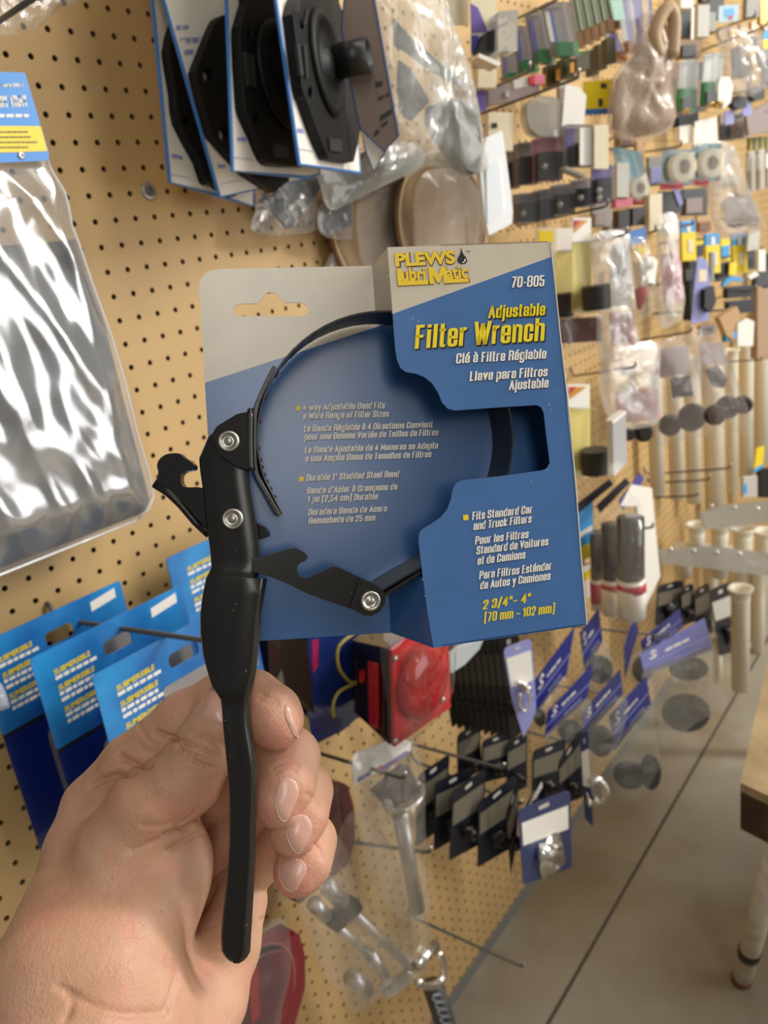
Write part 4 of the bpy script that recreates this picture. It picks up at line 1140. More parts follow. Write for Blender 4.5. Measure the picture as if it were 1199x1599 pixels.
# ------------------------------------------------------------------ fan of white cards with black flange plates, top
m_wcard = mat('white card', c('e6e1d6'), .5); m_bedge = mat('blue card edge', c('3a78c0'), .4)
m_bpl = mat('black moulded plastic', c('0e0e0e'), .5, spec=.3)
def flange_card(label, poly, h, yaw, plate, holes=(), dome=None, slots=(), spigot=None):
    cx_, cy_ = np.mean(poly, 0); s = Sheet(cx_, cy_, h, yaw)
    t = thing('flange_card', label, 'carded flange', s(cx_, max(p[1] for p in poly)), 'white cards with black flanges at the top')
    slab_part('card', poly, s, 0, .0022, m_wcard, t)
    b = MB(); b.tube([s(*p, .0012) for p in poly], .0021, 6, closed=True); b.build('edge_binding', m_bedge, t)
    pl = slab_part('flange', smooth_line(plate, 2, True), s, .0025, .011, m_bpl, t, bev=.0025, holes=holes)
    for q_ in slots:
        slab_part('slot_rib', q_, s, .0135, .003, mat('worn black plastic', c('2c2b2a'), .4), pl)
    if dome:
        (dx, dy, rr) = dome; q = MB(); q.lathe(s(dx, dy, .013), s.n, [(0, rr), (.004, rr), (.006, rr * .93), (.0065, rr * .80), (.002, rr * .74), (.002, rr * .3), (.006, rr * .26), (.0065, 0)], 36)
        q.build('ring', m_bpl, t, smooth=True)
    if spigot:
        (dx, dy, rr, L) = spigot; q = MB(); q.lathe(s(dx, dy, .012), s.n, [(0, rr), (L, rr), (L, rr * .82), (L - .02, rr * .8)], 28)
        q.build('spigot', mat('black spigot', c('1e1d1c'), .35), t, smooth=True)
    return t, s
def hole(x, y, rx, ry): return [(x + rx * math.cos(a), y + ry * math.sin(a)) for a in np.linspace(0, 2 * math.pi, 10, endpoint=False)]
t, s = flange_card('white blue-edged card with black flange, rearmost and lowest on the left of the fan', [(213, -260), (400, -260), (395, 322), (340, 305), (265, 285)], .05, -12,
    [(300, -20), (262, 40), (253, 75), (252, 90), (262, 150), (268, 195), (300, 255), (310, 285), (325, 290), (380, 290), (380, -20)], [hole(268, 99, 5, 8), hole(277, 192, 4.5, 8)])
bars('print_lettering', [(268, 245, 285, 249, 5), (266, 272, 296, 279, 1)], s, .003, 'lilac', t)
t, s = flange_card('white blue-edged card with black flange, second from the left, swung askew', [(181, -260), (330, -260), (470, 281), (343, 308)], .085, -8,
    [(350, 27), (332, 30), (322, 42), (300, 95), (294, 112), (294, 125), (316, 205), (325, 222), (360, 260), (390, 285), (440, 285), (440, 27)], [hole(313, 121, 9, 11), hole(338, 212, 9, 11), hole(343, 48, 6, 6)])
bars('print_lettering', [(275, 45, 298, 44, 5), (280, 61, 315, 59, 1.2), (290, 66, 312, 65, 6), (288, 84, 302, 83, 6), (340, 262, 352, 262, 5), (345, 288, 376, 281, 1)], s, .003, 'lilac', t)
t, s = flange_card('white blue-edged card with black ringed flange, third from the left', [(344, -260), (505, -260), (498, 271), (480, 277), (363, 267)], .12, -16,
    [(372, 8), (363, 38), (360, 60), (365, 150), (369, 180), (385, 215), (400, 250), (415, 260), (455, 262), (475, 255), (490, 200), (500, 100), (490, -20), (384, -20)], [hole(374, 58, 3.5, 8), hole(385, 187, 5, 9)], (440, 120, .052),
    [[(378, 82), (383, 82), (389, 135), (384, 135)], [(388, 86), (393, 86), (397, 137), (392, 137)], [(425, 226), (446, 228), (448, 246), (427, 245)]])
bars('print_lettering', [(371, 220, 384, 220, 6), (364, 246, 395, 250, 1)], s, .003, 'lilac', t)
t, s = flange_card('white blue-edged card with black flange and spout, frontmost of the fan', [(393, -260), (460, -260), (514, 0), (538, 64), (551, 140), (561, 270), (467, 257)], .15, -24,
    [(449, -4), (441, 22), (442, 40), (455, 140), (462, 160), (478, 205), (495, 245), (503, 251), (533, 256), (540, 248), (550, 200), (551, 160), (545, 110), (535, 60), (512, 0), (500, -30), (460, -30)], [hole(455, 42, 3.5, 8), hole(468, 148, 4, 9)], (508, 100, .050),
    [[(459, 70), (464, 70), (470, 119), (465, 119)], [(470, 72), (474, 72), (478, 122), (474, 122)], [(510, 216), (530, 219), (530, 238), (512, 236)], [(461, -5), (466, -5), (462, 20), (459, 20)], [(478, 16), (473, 38), (470, 38), (475, 16)]], (520, 98, .017, .040))
bars('print_lettering', [(465, 206, 474, 208, 6), (468, 233, 489, 237, 1)], s, .003, 'lilac', t)
# two more of them seen from behind
def back_card(label, poly, h, yaw, m, prints):
    cx_, cy_ = np.mean(poly, 0); s = Sheet(cx_, cy_, h, yaw)
    t = thing('flange_card', label, 'carded flange', s(cx_, max(p[1] for p in poly)), 'white cards with black flanges at the top')
    slab_part('card', poly, s, 0, .002, m, t)
    b = MB(); b.tube([s(*p, .001) for p in poly], .0016, 6, closed=True); b.build('edge_binding', mat('dark blue edge', c('4a5a80'), .4), t)
    if prints: bars('print_lettering', prints, s, .0022, 'dgrey', t)
    return t
back_card('brownish card back with black print beside the black spout', [(545, -60), (572, -60), (584, 0), (622, 212), (600, 236), (563, 200), (548, 130), (534, 40)], .185, 62, mat('grey card back', c('8d7b70'), .55),
          [(585, 120, 590, 150, 4), (586, 137, 597, 135, 9), (590, 158, 608, 150, 6), (593, 190, 612, 178, 9), (595, 200, 612, 190, 6), (584, 214, 592, 209, 8)])
back_card('white card corner just under the brownish card back', [(560, 190), (602, 236), (584, 268), (572, 240)], .165, 55, m_wcard, None)

# ------------------------------------------------------------------ bags hanging right of the fan
BAG2 = film('clear thick bag', (.55, .56, .53), .50, .16, (22, .5, .005), .36)
t, s = item('poly_bag', 'large crinkled clear bag with grey plastic cup, right of the white cards', 'bag', .16, 22,
    [('cup', mat('grey plastic cup', c('55585a'), .4), [(664, 168), (690, 160), (715, 163), (728, 180), (737, 225), (732, 262), (727, 276), (712, 268), (690, 240), (668, 208), (662, 188)], -.002, .022),
     ('cup_mouth', mat('dark cup inside', c('2c2d2c'), .5), [(667, 172), (690, 163), (714, 166), (724, 178), (715, 186), (700, 188), (685, 180), (672, 182)], .021, .002),
     ('inner_fold', mat('dark grey plastic', c('454744'), .4), [(612, 30), (632, 55), (655, 75), (690, 105), (725, 130), (720, 138), (690, 122), (655, 100), (632, 82), (614, 72)], -.004, .006),
     ('inner_fold', mat('dark grey plastic', c('454744'), .4), [(620, 95), (640, 112), (668, 160), (650, 178), (630, 185), (618, 140)], -.006, .006),
     ('inner_fold', mat('mid grey plastic', c('70726c'), .4), [(622, 130), (645, 128), (668, 160), (640, 190), (622, 175)], -.009, .004)])
slab_part('cup_hole', hole(702, 227, 2.5, 3), s, .0205, .001, 'black', t); slab_part('cup_hole', hole(702, 302 - 100, 2.5, 3), s, .0205, .001, 'black', t)
bag_film('bag_front', [(572, -60), (660, -60), (694, 0), (712, 50), (722, 82), (740, 132), (749, 175), (756, 228), (763, 262), (744, 270), (722, 278), (690, 262), (660, 262), (630, 276), (600, 215), (585, 120)], s, .006, .024, BAG2, t, 3, .011)
t, s = item('poly_bag', 'flat clear bag corner hanging low behind the big crinkled bag', 'bag', .05, 10,
    [('contents', mat('slate grey plastic', c('4a4c4c'), .45), [(505, 272), (560, 274), (572, 262), (560, 300), (548, 312), (540, 300)], 0, .01), ('contents', mat('slate grey plastic', c('4a4c4c'), .45), [(622, 246), (650, 236), (655, 252), (630, 258), (610, 262)], .001, .008)])
bag_film('bag_front', [(495, 262), (545, 268), (590, 225), (640, 222), (662, 238), (655, 262), (600, 290), (550, 315), (520, 328), (508, 318), (500, 290)], s, .012, .006, BAG2, t, 8, .006)
def plate_bag(label, plate, dots, bag, h, col='3a3c3e'):
    cx_, cy_ = np.mean(plate, 0); s = Sheet(cx_, cy_, h, 0)
    t = thing('bagged_plate', label, 'plate', s(cx_, max(p[1] for p in bag)))
    pl = slab_part('plate', rounded(plate, 3), s, 0, .004, mat('slate plate', c(col), .45), t, bev=.0008)
    q = MB()
    for x, y, r in dots: q.slab([s(*p, .0042) for p in hole(x, y, r * .85, r)], s.n * .0006)
    if dots: q.build('hole_row', mat('coppery holes', c('b09078'), .4), pl)['kind'] = 'stuff'
    bag_film('bag_front', bag, s, .006, .003, BAG, t, 6, .002)
    return t
plate_bag('black plate with pale round holes in a clear bag below the white cards', [(404, 313), (422, 285), (506, 270), (502, 288), (455, 354), (447, 358)], [(421, 302, 5), (434, 306, 5), (415, 317, 5), (474, 308, 4.5), (467, 318, 4.5), (453, 323, 5), (461, 334, 4.5), (448, 345, 4.5)],
          [(398, 330), (415, 285), (505, 268), (512, 300), (498, 358), (400, 364)], .03)
plate_bag('small dark plate with faint white print in a clear bag', [(505, 330), (545, 314), (547, 354), (503, 360)], [], [(500, 320), (547, 305), (550, 360), (545, 374), (502, 366)], .035, '44484a')
# brown discs in clear bags
m_disc = mat('brown fibre disc', c('8a6d50'), .5, vary=(30, .25))
def disc_bag(label, cx_, cy_, r, h, bag, yaw):
    s = Sheet(cx_, cy_, h, yaw); ctr = s(cx_, cy_)
    t = thing('bagged_disc', label, 'disc', ctr - np.array([0, 0, r]))
    q = MB(); q.lathe(ctr, s.n, [(0, 0), (0, r), (.006, r), (.006, 0)], 48); q.build('disc', m_disc, t)
    q = MB(); q.lathe(ctr + s.n * .0062, s.n, [(0, r), (.002, r * .99), (.002, r * .96), (0, r * .95)], 48); q.build('disc_rim', mat('pale disc rim', c('b59a78'), .4), t, smooth=True)
    bag_film('bag_front', bag, s, .012, .006, film('thin clear bag', (.6, .54, .47), .16, .15, (22, .4, .004), .14), t, 4, .004)
disc_bag('brown round disc in a clear bag, left of two behind the card top', 598, 352, .105, .035, [(560, 300), (600, 285), (640, 262), (655, 300), (662, 350), (655, 410), (570, 420)], 8)
disc_bag('brown round disc in a clear bag, right of two behind the card top', 690, 348, .10, .075, [(650, 290), (690, 262), (730, 276), (750, 310), (748, 360), (735, 420), (655, 420)], 8)
t, s = item('clamshell', 'narrow milky white plastic pack beside the brown disc', 'package', .17, 30, [('shell', mat('milky white plastic', c('f0f3f4'), .18, coat=.5), [(752, 217), (777, 206), (783, 245), (794, 330), (793, 350), (757, 369), (750, 340), (743, 270)], 0, .012, 3)])
slab_part('shell_face', [(758, 262), (778, 250), (785, 330), (760, 350)], s, .0122, .002, mat('glossy white film', c('eef4f8'), .1, coat=1), t, r=3)
t, s = item('folded_bag', 'white shiny folded bag top just behind the card', 'bag', .004, 0, [('fold', mat('white poly film', c('e4e4e0'), .25, coat=.5, bump=(60, .6, .003)), [(500, 430), (514, 398), (532, 380), (546, 372), (556, 373), (568, 392), (586, 430)], 0, .012)])
slab_part('fold_flap', [(548, 373), (556, 373), (570, 395), (586, 430), (549, 430)], s, .0122, .002, mat('white poly film flap', c('cfcfca'), .3), t)
# ------------------------------------------------------------------ red tail lights in clear packs
m_red = mat('red lens', (.50, .006, .012), .16, coat=.3, spec=.5); m_redin = mat('red reflector', (.62, .02, .015), .2, coat=.6)
m_deep = mat('deep red lens', (.16, .012, .018), .15, coat=.8)
def prism(name, front_pts, sf, back_pts, sb, m, parent):
    A = [sf(*p) for p in front_pts]; B_ = [sb(*p) for p in back_pts]; n = len(A)
    Fs = [tuple(range(n)), tuple(range(2 * n - 1, n - 1, -1))] + [(i, (i + 1) % n, n + (i + 1) % n, n + i) for i in range(n)]
    return mesh(name, A + B_, Fs, m, parent)
sf = Sheet(650, 1080, .19, 0); sb = Sheet(580, 1060, .10, 0)
t = thing('tail_light', 'square red trailer light with a round lens, hanging under the card', 'light', sf(640, 1165))
h_ = prism('housing', [(608, 1163), (604, 1012), (690, 940), (697, 1102)], sf, [(553, 1112), (550, 1000), (640, 930), (645, 1060)], sb, mat('dark lamp housing', c('1c1612'), .3, coat=.5), t)
slab_part('lens_plate', [(611, 1164), (607, 1015), (692, 945), (698, 1103)], sf, .0005, .006, m_red, t)
q = MB(); q.lathe(sf(654, 1062, .006), sf.n, [(0, .050), (.010, .049), (.018, .040), (.022, .024), (.023, 0)], 40); q.build('round_lens', m_red, t, smooth=True)
for x, y in ((616, 1028), (616, 1156), (690, 1092)):
    q = MB(); q.lathe(sf(x, y, .0065), sf.n, [(0, .004), (.003, .004), (.004, .002)], 12); q.build('screw', m_tip, t, smooth=True)
# side reflector lies on the housing's left face
fa, fb, fc = sf(608, 1163), sf(604, 1012), sb(553, 1112)
sn = nrm(np.cross(fb - fa, fc - fa)); sn = sn if np.dot(sn, CAM - fa) > 0 else -sn
side = lambda x, y, d=0.0: on_plane(x, y, fa + sn * d, sn)
q = MB(); q.slab([side(*p, .001) for p in [(577, 1032), (592, 1036), (592, 1138), (579, 1132)]], sn * .003); bevel(q.build('side_reflector', m_redin, t), .001)
q = MB(); q.slab([side(*p, .001) for p in hole(566, 1056, 4.5, 11)], sn * .002); q.build('side_reflector', m_redin, t)
q = MB(); q.tube([side(*p, .001) for p in [(556, 1030), (557, 1112), (600, 1150), (600, 1040)]], .001, 6); q.build('side_rim', mat('dark brown rim', c('3a2620'), .3), t)
s3 = Sheet(540, 1070, .11, 0)
q = MB(); q.tube([s3(*p, .004) for p in smooth_line([(560, 985), (530, 1008), (528, 1040), (545, 1064), (556, 1066), (530, 1080), (520, 1100), (521, 1120)], 5)], .0022, 8); q.build('wire', mat('yellow wire', c('9a8a3a'), .4), t, smooth=True)
slab_part('backing_card', [(479, 985), (580, 985), (600, 1090), (560, 1118), (535, 1140), (488, 1163), (481, 1120)], Sheet(530, 1080, .085, 0), 0, .0015, mat('dark blue backing', c('1a2c66'), .25, coat=.6), t)
slab_part('painted_reflection', [(487, 1000), (497, 998), (496, 1040), (488, 1052)], Sheet(530, 1080, .085, 0), .0017, .0004, mat('magenta reflection paint', c('a0204c'), .3), t)  # red reflection in the blue panel, painted as a magenta strip
bag_film('clear_pack', [(600, 990), (700, 940), (712, 1010), (706, 1080), (690, 1115), (640, 1160), (612, 1168), (604, 1100)], sf, .022, .014, film('thin pack film', (.8, .8, .8), .015, .06, (14, .4, .005), .3), t, 2, .004)
t, s = item('light_kit_card', 'dark blue backed pack half hidden between handle and tail light', 'carded light kit', .075, 0, [('card', mat('dark blue backing', c('1a2c66'), .25), [(395, 960), (478, 960), (479, 1120), (452, 1088), (395, 1150)], 0, .0015), ('dark_lamp', mat('dark lamp housing', c('1c1612'), .3), [(400, 990), (462, 990), (474, 1108), (440, 1070), (405, 1090)], .002, .02)])
slab_part('amber_glint', [(430, 1060), (438, 1045), (442, 1065), (438, 1075)], s, .0225, .002, mat('olive glint paint', c('565240'), .4), t)  # small glint on the lamp, put in as an olive-brown slab
# round lamp low left, below the hand
def round_pack(label, cx_, cy_, r, h, box, yaw, th):
    s = Sheet(cx_, cy_, h, yaw); t = thing('tail_light', label, 'light', s(cx_, max(p[1] for p in box)))
    slab_part('lens_plate', box, s, -.03, .03, m_deep, t, r=6, bev=.002)
    q = MB(); q.lathe(s(cx_, cy_, .001), s.n, [(0, r), (.010, r * .985), (.013, r * .95), (.0115, r * .90), (.016, r * .6), (.018, 0)], 44); q.build('round_lens', m_deep, t, smooth=True)
    q = MB(); q.lathe(s(cx_, cy_, .0125), s.n, [(0, r * 1.0), (.0016, r * .99), (.0016, r * .95), (0, r * .94)], 44); q.build('lens_rim', mat('pink lens rim', c('8c4a4e'), .2, coat=.6), t, smooth=True)
    slab_part('red_bar', [(cx_ - .10 * th, cy_ - .9 * th), (cx_ + .12 * th, cy_ - 1.05 * th), (cx_ + .16 * th, cy_ + .2 * th), (cx_ - .05 * th, cy_ + .4 * th)], s, .0165, .003, m_redin, t)
    cb = np.mean(box, 0)
    bag_film('clear_pack', [tuple(cb + (np.array(p) - cb) * 1.09) for p in box], s, .021, .007, film('stiff clear pack', (.7, .7, .7), .06, .06, (10, .3, .003), .35), t, 4, .002, steps=2)
    return t
round_pack('deep red round light in a clear pack, below the wrist at the bottom edge', 393, 1572, .070, .14, [(330, 1530), (402, 1462), (440, 1440), (450, 1478), (450, 1525), (438, 1568), (420, 1640), (330, 1660)], 0, 62)
round_pack('deep red round light in a clear pack, mostly hidden behind the fingertips', 480, 1290, .058, .09, [(425, 1262), (500, 1208), (518, 1216), (528, 1250), (530, 1300), (520, 1338), (440, 1400)], 0, 48)

# ------------------------------------------------------------------ chrome mirror brackets in bags
def rod_px(name, pts, s, d, r, m, parent, seg=14):
    q = MB(); q.tube([s(*p, d) for p in pts], r, seg); return q.build(name, m, parent, smooth=True)
LBAG = film('thin limp bag', (.72, .66, .58), .12, .10, (22, .6, .005), .42)
s = Sheet(610, 1300, .15, 0)
t = thing('bagged_bracket', 'chrome hook arm in a clear bag with white and purple header card', 'mirror bracket', s(640, 1430))
slab_part('header_card', [(550, 1188), (556, 1176), (620, 1150), (642, 1158), (640, 1172), (552, 1228)], s, 0, .001, 'white', t, r=3)
slab_part('header_stripe', [(588, 1203), (634, 1172), (640, 1175), (596, 1206)], s, .0012, .0004, 'purple', t)
slab_part('header_stripe', [(586, 1200), (596, 1194), (598, 1199), (588, 1206)], s, .0012, .0004, 'red', t)
bars('header_print', [(558, 1222, 586, 1206, 7)], s, .0012, 'violet', t)
slab_part('clamp', [(584, 1225), (625, 1190), (642, 1222), (640, 1240), (612, 1252), (598, 1258), (576, 1235)], s, .002, .016, mat('black clamp', c('2a2a2c'), .4), t, bev=.003)
rod_px('hook_bend', smooth_line([(604, 1256), (612, 1265), (628, 1266), (645, 1258), (656, 1245), (658, 1230), (648, 1222)], 4), s, .02, .0055, m_chrome, t)
rod_px('hook_bend', [(603, 1257), (608, 1253)], s, .022, .0085, m_chrome, t)
rod_px('arm', [(624, 1268), (652, 1420)], s, .014, .011, mat('brushed chrome', (.66, .65, .60), .4, .9), t, 20)
bag_film('bag_front', [(545, 1185), (590, 1158), (640, 1150), (662, 1200), (664, 1260), (665, 1340), (672, 1420), (640, 1440), (590, 1400), (560, 1290), (550, 1230)], s, .022, .010, LBAG, t, 7, .007)
s = Sheet(560, 1450, .12, 0)
t = thing('bagged_bracket', 'chrome twin tube bracket with black clamps in a limp clear bag', 'mirror bracket', s(560, 1580))
m_tube = mat('satin aluminium', (.80, .79, .76), .36, .9); m_clamp = mat('black clamp', c('2a2a2c'), .4)
rod_px('tube', [(506, 1377), (534, 1408)], s, .012, .0115, m_tube, t, 20); rod_px('tube', [(540, 1414), (640, 1508)], s, .012, .0080, m_tube, t, 20)
rod_px('tube', [(489, 1410), (508, 1430)], s, .012, .0095, m_tube, t, 20); rod_px('tube', [(514, 1436), (588, 1500)], s, .012, .0068, m_tube, t, 20); rod_px('tube', [(577, 1490), (600, 1522)], s, .012, .0090, m_tube, t, 20)
slab_part('clamp', [(532, 1408), (542, 1394), (554, 1408), (546, 1424), (532, 1432), (524, 1442), (514, 1450), (502, 1440), (512, 1424), (518, 1418)], s, .006, .016, m_clamp, t, bev=.003)
rod_px('tube_end', [(548, 1526), (572, 1546)], s, .014, .012, m_tube, t, 20)
slab_part('end_bracket', [(584, 1540), (604, 1524), (622, 1515), (640, 1512), (634, 1530), (610, 1550), (596, 1555)], s, .010, .010, m_tube, t, bev=.003)
bag_film('bag_front', [(462, 1400), (500, 1372), (545, 1270), (590, 1290), (630, 1360), (668, 1440), (672, 1490), (650, 1530), (600, 1555), (555, 1582), (535, 1555), (500, 1510), (480, 1450)], s, .022, .010, LBAG, t, 11, .008)
s = Sheet(672, 1520, .13, 0)
t = thing('clamp_pole', 'grey pole with a chrome clamp ring and spiral wrap at the bottom edge', 'pole', s(690, 1640))
rod_px('pole', [(676, 1540), (712, 1650)], s, -.004, .017, mat('slate pole', c('4a4844'), .45), t, 24)
rod_px('clamp_ring', smooth_line([(652, 1532), (664, 1540), (682, 1536), (692, 1522), (692, 1502), (684, 1488)], 4), s, .016, .0060, m_chrome, t)
rod_px('clamp_screw', [(650, 1508), (680, 1474)], s, .02, .0085, m_chrome, t)
q = MB(); q.tube([s(680 + 34 * (k / 40) + 9 * math.sin(k * 1.3), 1550 + 95 * k / 40 + 3 * math.cos(k * 1.3), .014) for k in range(41)], .0018, 6); q.build('spiral_wrap', mat('blue grey wrap', c('8a929c'), .3), t, smooth=True)

# hooks around there
hook(455, 1163, 634, 1217, .21, 'wire hook with bent tip beside the middle fingertip', .0026, None)
hook(500, 1308, 674, 1332, .19, 'wire hook crossing the chrome arm in its bag', .0026, None)
hook(640, 1430, 818, 1511, .17, 'lowest wire hook, bare, right of the chrome bracket', .0026, None)
hook(600, 1150, 788, 1201, .20, 'wire hook under the tail light reaching over the dark cards', .0026, None)
hook(720, 1115, 939, 1173, .18, 'wire hook holding the upper dark navy cards', .0026, None)
hook(640, 1185, 815, 1258, .20, 'wire hook holding the front dark navy cards', .0026, None)
hook(760, 1052, 1002, 1092, .22, 'wire hook through the royal blue bag headers', .0026, None)
hook(840, 972, 1062, 996, .20, 'wire hook behind the upper royal blue headers', .0026, None)
# ------------------------------------------------------------------ small navy cards with paper labels
def navy(label, tl, tr, br, bl, h, yaw, lab=.32, metal=None, face='navy', lk='label', hole_at=True):
    tl, tr, br, bl = [np.array(p, float) for p in (tl, tr, br, bl)]
    s = Sheet(*np.mean([tl, tr, br, bl], 0), h, yaw)
    b2 = lambda u, v: (tl * (1 - u) + tr * u) * (1 - v) + (bl * (1 - u) + br * u) * v
    t = thing('fitting_card', label, 'carded fitting', s(*bl), 'navy fitting cards')
    slab_part('card', rounded([tl, tr, br, bl], [9, 9, 3, 3]), s, 0, .0012, face, t)
    slab_part('paper_label', [b2(.06, .20), b2(.96, .20), b2(.96, .20 + lab), b2(.06, .20 + lab)], s, .0014, .0004, lk, t)
    slab_part('hang_hole', [b2(.40, .07), b2(.60, .06), b2(.60, .11), b2(.40, .12)], s, .0014, .0003, 'lgrey', t, r=2)
    mt = metal or mat('dark fitting', c('242220'), .3, .4)
    q = MB(); ctr = s(*b2(.55, .74)); r = np.linalg.norm(s(*br) - s(*bl)) * .20
    q.lathe(ctr, s.n, [(0, r), (.006, r), (.008, r * .7), (.016, r * .65), (.018, r * .4), (.010, r * .35)], 18); q.build('fitting', mt, t, smooth=True)
    q = MB(); q.tube([s(*b2(.35, .66), .006), s(*b2(.55, .70), .012), s(*b2(.72, .84), .008)], r * .35, 10); q.build('fitting_arm', mt, t, smooth=True)
    return t, s, b2
navy('navy card with chrome ring fitting and white label, frontmost at the pegboard seam', (808, 1264), (889, 1232), (892, 1354), (816, 1381), .235, 0, .30, m_chrome, mat('slate navy card', c('343c62'), .4), 'white')
navy('navy card seen almost edge-on behind the one with the white label', (789, 1272), (811, 1206), (806, 1320), (797, 1364), .215, 45)
navy('small navy card tip just above the white-labelled card', (818, 1262), (846, 1212), (850, 1240), (824, 1290), .20, 30, .3, None, 'navy', 'white')
navy('dark navy card, third from the front on the lower hook', (746, 1254), (806, 1208), (800, 1322), (745, 1354), .19, 18)
navy('dark navy card, fourth from the front on the lower hook', (706, 1236), (758, 1198), (752, 1316), (701, 1343), .165, 18)
navy('dark navy card, fifth from the front on the lower hook', (678, 1222), (738, 1196), (722, 1302), (677, 1328), .14, 18)
navy('dark navy card, rearmost on the lower hook beside the chrome arm', (652, 1210), (702, 1176), (692, 1290), (648, 1322), .11, 18)
navy('dark navy card behind the wire hook, left end of the upper row', (713, 1147), (748, 1128), (752, 1202), (714, 1222), .10, 18)
navy('dark navy card, second in the upper row under the thin cards', (752, 1156), (796, 1140), (794, 1212), (752, 1222), .125, 18)
navy('dark navy card, third in the upper row, partly hidden', (791, 1160), (822, 1142), (822, 1228), (790, 1244), .145, 22)
navy('dark navy card with a pale oval hang hole, right part of the upper row', (831, 1172), (884, 1152), (872, 1244), (829, 1256), .17, 18)
navy('dark navy card next to the hanging royal blue header, upper row', (870, 1192), (906, 1138), (910, 1244), (873, 1258), .19, 25)
t, s, b2 = navy('slim navy card turned edge-on with a bright chrome fitting', (905, 1150), (918, 1138), (926, 1290), (913, 1278), .215, 55, .4, m_chrome, mat('slate navy card', c('343c62'), .4), 'white')
q = MB(); q.tube([s(*p, .012) for p in smooth_line([(922, 1222), (934, 1218), (944, 1230), (945, 1242), (936, 1252), (926, 1248)], 4)], .008, 10); q.build('fitting_arm', m_chrome, t, smooth=True)
# row of thin cards seen from the edge
for k in range(10):
    x = 693 + 10.2 * k
    navy(['thin dark card, leftmost of the edge-on row under the package', 'thin dark card, second from the left in the edge-on row', 'thin dark card, third from the left in the edge-on row', 'thin dark card, fourth from the left in the edge-on row', 'thin dark card, fifth from the left in the edge-on row', 'thin dark card, sixth from the left in the edge-on row',
          'thin dark card, seventh from the left in the edge-on row', 'thin dark card, eighth from the left in the edge-on row', 'thin dark card, ninth from the left in the edge-on row', 'thin dark card next to the pale lilac card, end of the edge-on row'][k],
         (x - 8, 1000 - k), (x + 24, 985), (x + 36, 1118 + 2 * k), (x + 12, 1136 + 2.4 * k), .075 + .012 * k, 40, .3, None, mat('dark olive card back', c('2a2620'), .5), mat('dull label', c('4c463c'), .6))
t, s, b2 = navy('pale lilac card with white label and a silver snap hook', (785, 1012), (829, 996), (836, 1090), (800, 1100), .205, 30, .5, m_chrome, 'lilac', 'white')
slab_part('card_point', [(800, 1098), (836, 1088), (836, 1112), (817, 1151)], s, .0, .0012, 'lilac', t)
rod_px('snap_hook', smooth_line([(808, 1066), (818, 1068), (825, 1080), (825, 1100), (818, 1110), (811, 1102), (812, 1082)], 4), s, .008, .0028, m_chrome, t)
t, s = item('folded_bag', 'pale shiny bag end tucked behind the tail light', 'bag', .14, 20, [('film', mat('pale grey film', c('b9c0c2'), .2, coat=.6), [(698, 1020), (712, 1008), (752, 995), (745, 1012), (722, 1036), (700, 1050)], 0, .006)])
# right-hand quartet beside the cream tubes
navy('navy card with white label, front of the four beside the cream tubes', (1106, 922), (1140, 907), (1162, 1012), (1124, 1024), .18, 10, .28, None, 'navy', 'lgrey')
navy('dark card with grey label, second of the four by the cream tubes', (1083, 922), (1107, 908), (1112, 986), (1086, 1000), .17, 10)
navy('dark card with grey label, third of the four by the cream tubes', (1063, 920), (1082, 908), (1084, 970), (1064, 978), .15, 10)
navy('dark card with grey label, rearmost of the four by the cream tubes', (1026, 915), (1066, 904), (1068, 965), (1022, 978), .12, 10)
# ------------------------------------------------------------------ royal blue header bags with dark discs
m_royal = mat('royal blue header', c('202a80'), .32, coat=.4); m_royal2 = mat('periwinkle header', c('6a70b8'), .3, coat=.4)
m_pad = mat('charcoal foam pad', c('33373a'), .6)
def header_bag(label, tl, tr, br, bl, h, yaw, bag, pads, hm=None, txt=True):
    tl, tr, br, bl = [np.array(p, float) for p in (tl, tr, br, bl)]
    s = Sheet(*np.mean([tl, tr, br, bl], 0), h, yaw)
    b2 = lambda u, v: tuple((tl * (1 - u) + tr * u) * (1 - v) + (bl * (1 - u) + br * u) * v)
    low = max(p[1] for p in (bag or [bl]))
    t = thing('header_bag', label, 'bagged pads', s(*np.mean([bl, br], 0)), 'bags with royal blue headers')
    hd = slab_part('header', [tl, tr, br, bl], s, .004, .0015, hm or m_royal, t)
    slab_part('fold_line', [b2(0, .56), b2(1, .56), b2(1, .60), b2(0, .60)], s, .0056, .0004, 'lilac', hd)
    if txt:
        q = MB(); A, B_ = s(*b2(.12, .42), .0057), s(*b2(.50, .42), .0057); A2 = s(*b2(.12, .14), .0057)
        uu, vv = (B_ - A) * .36, (A2 - A)      # a looping white emblem, then a line of print
        q.tube([A + uu * a_ + vv * e_ for a_, e_ in smooth_line([(0, .05), (.5, 0), (.75, .3), (.35, .5), (.3, .85), (.7, 1.0), (.85, .7)], 4)], np.linalg.norm(vv) * .09, 6)
        q.build('emblem', M('white'), hd, smooth=True)
        bars('header_print', [(*b2(.36, .42), *b2(.72, .42), 4)], s, .0057, 'white', hd)
        bars('header_print', [(*b2(.45, .86), *b2(.85, .86), 3)], s, .0057, 'lilac', hd)
    for (px_, py_, rx, ry, wtxt) in pads:
        pts = hole(px_, py_, rx, ry)
        pd = slab_part('pad', smooth_line(pts, 2, True), s, -.004, .009, m_pad, t, bev=.002)
        if wtxt: bars('pad_print', [(px_ - rx * .6, py_ + ry * .25, px_ + rx * .6, py_ - ry * .05, ry * .42)], s, .0055, mat('dull silver print', c('8f979a'), .4), pd)
    if bag: bag_film('bag_front', bag, s, .006, .008, HBAG, t, len(label), .006)
    return t
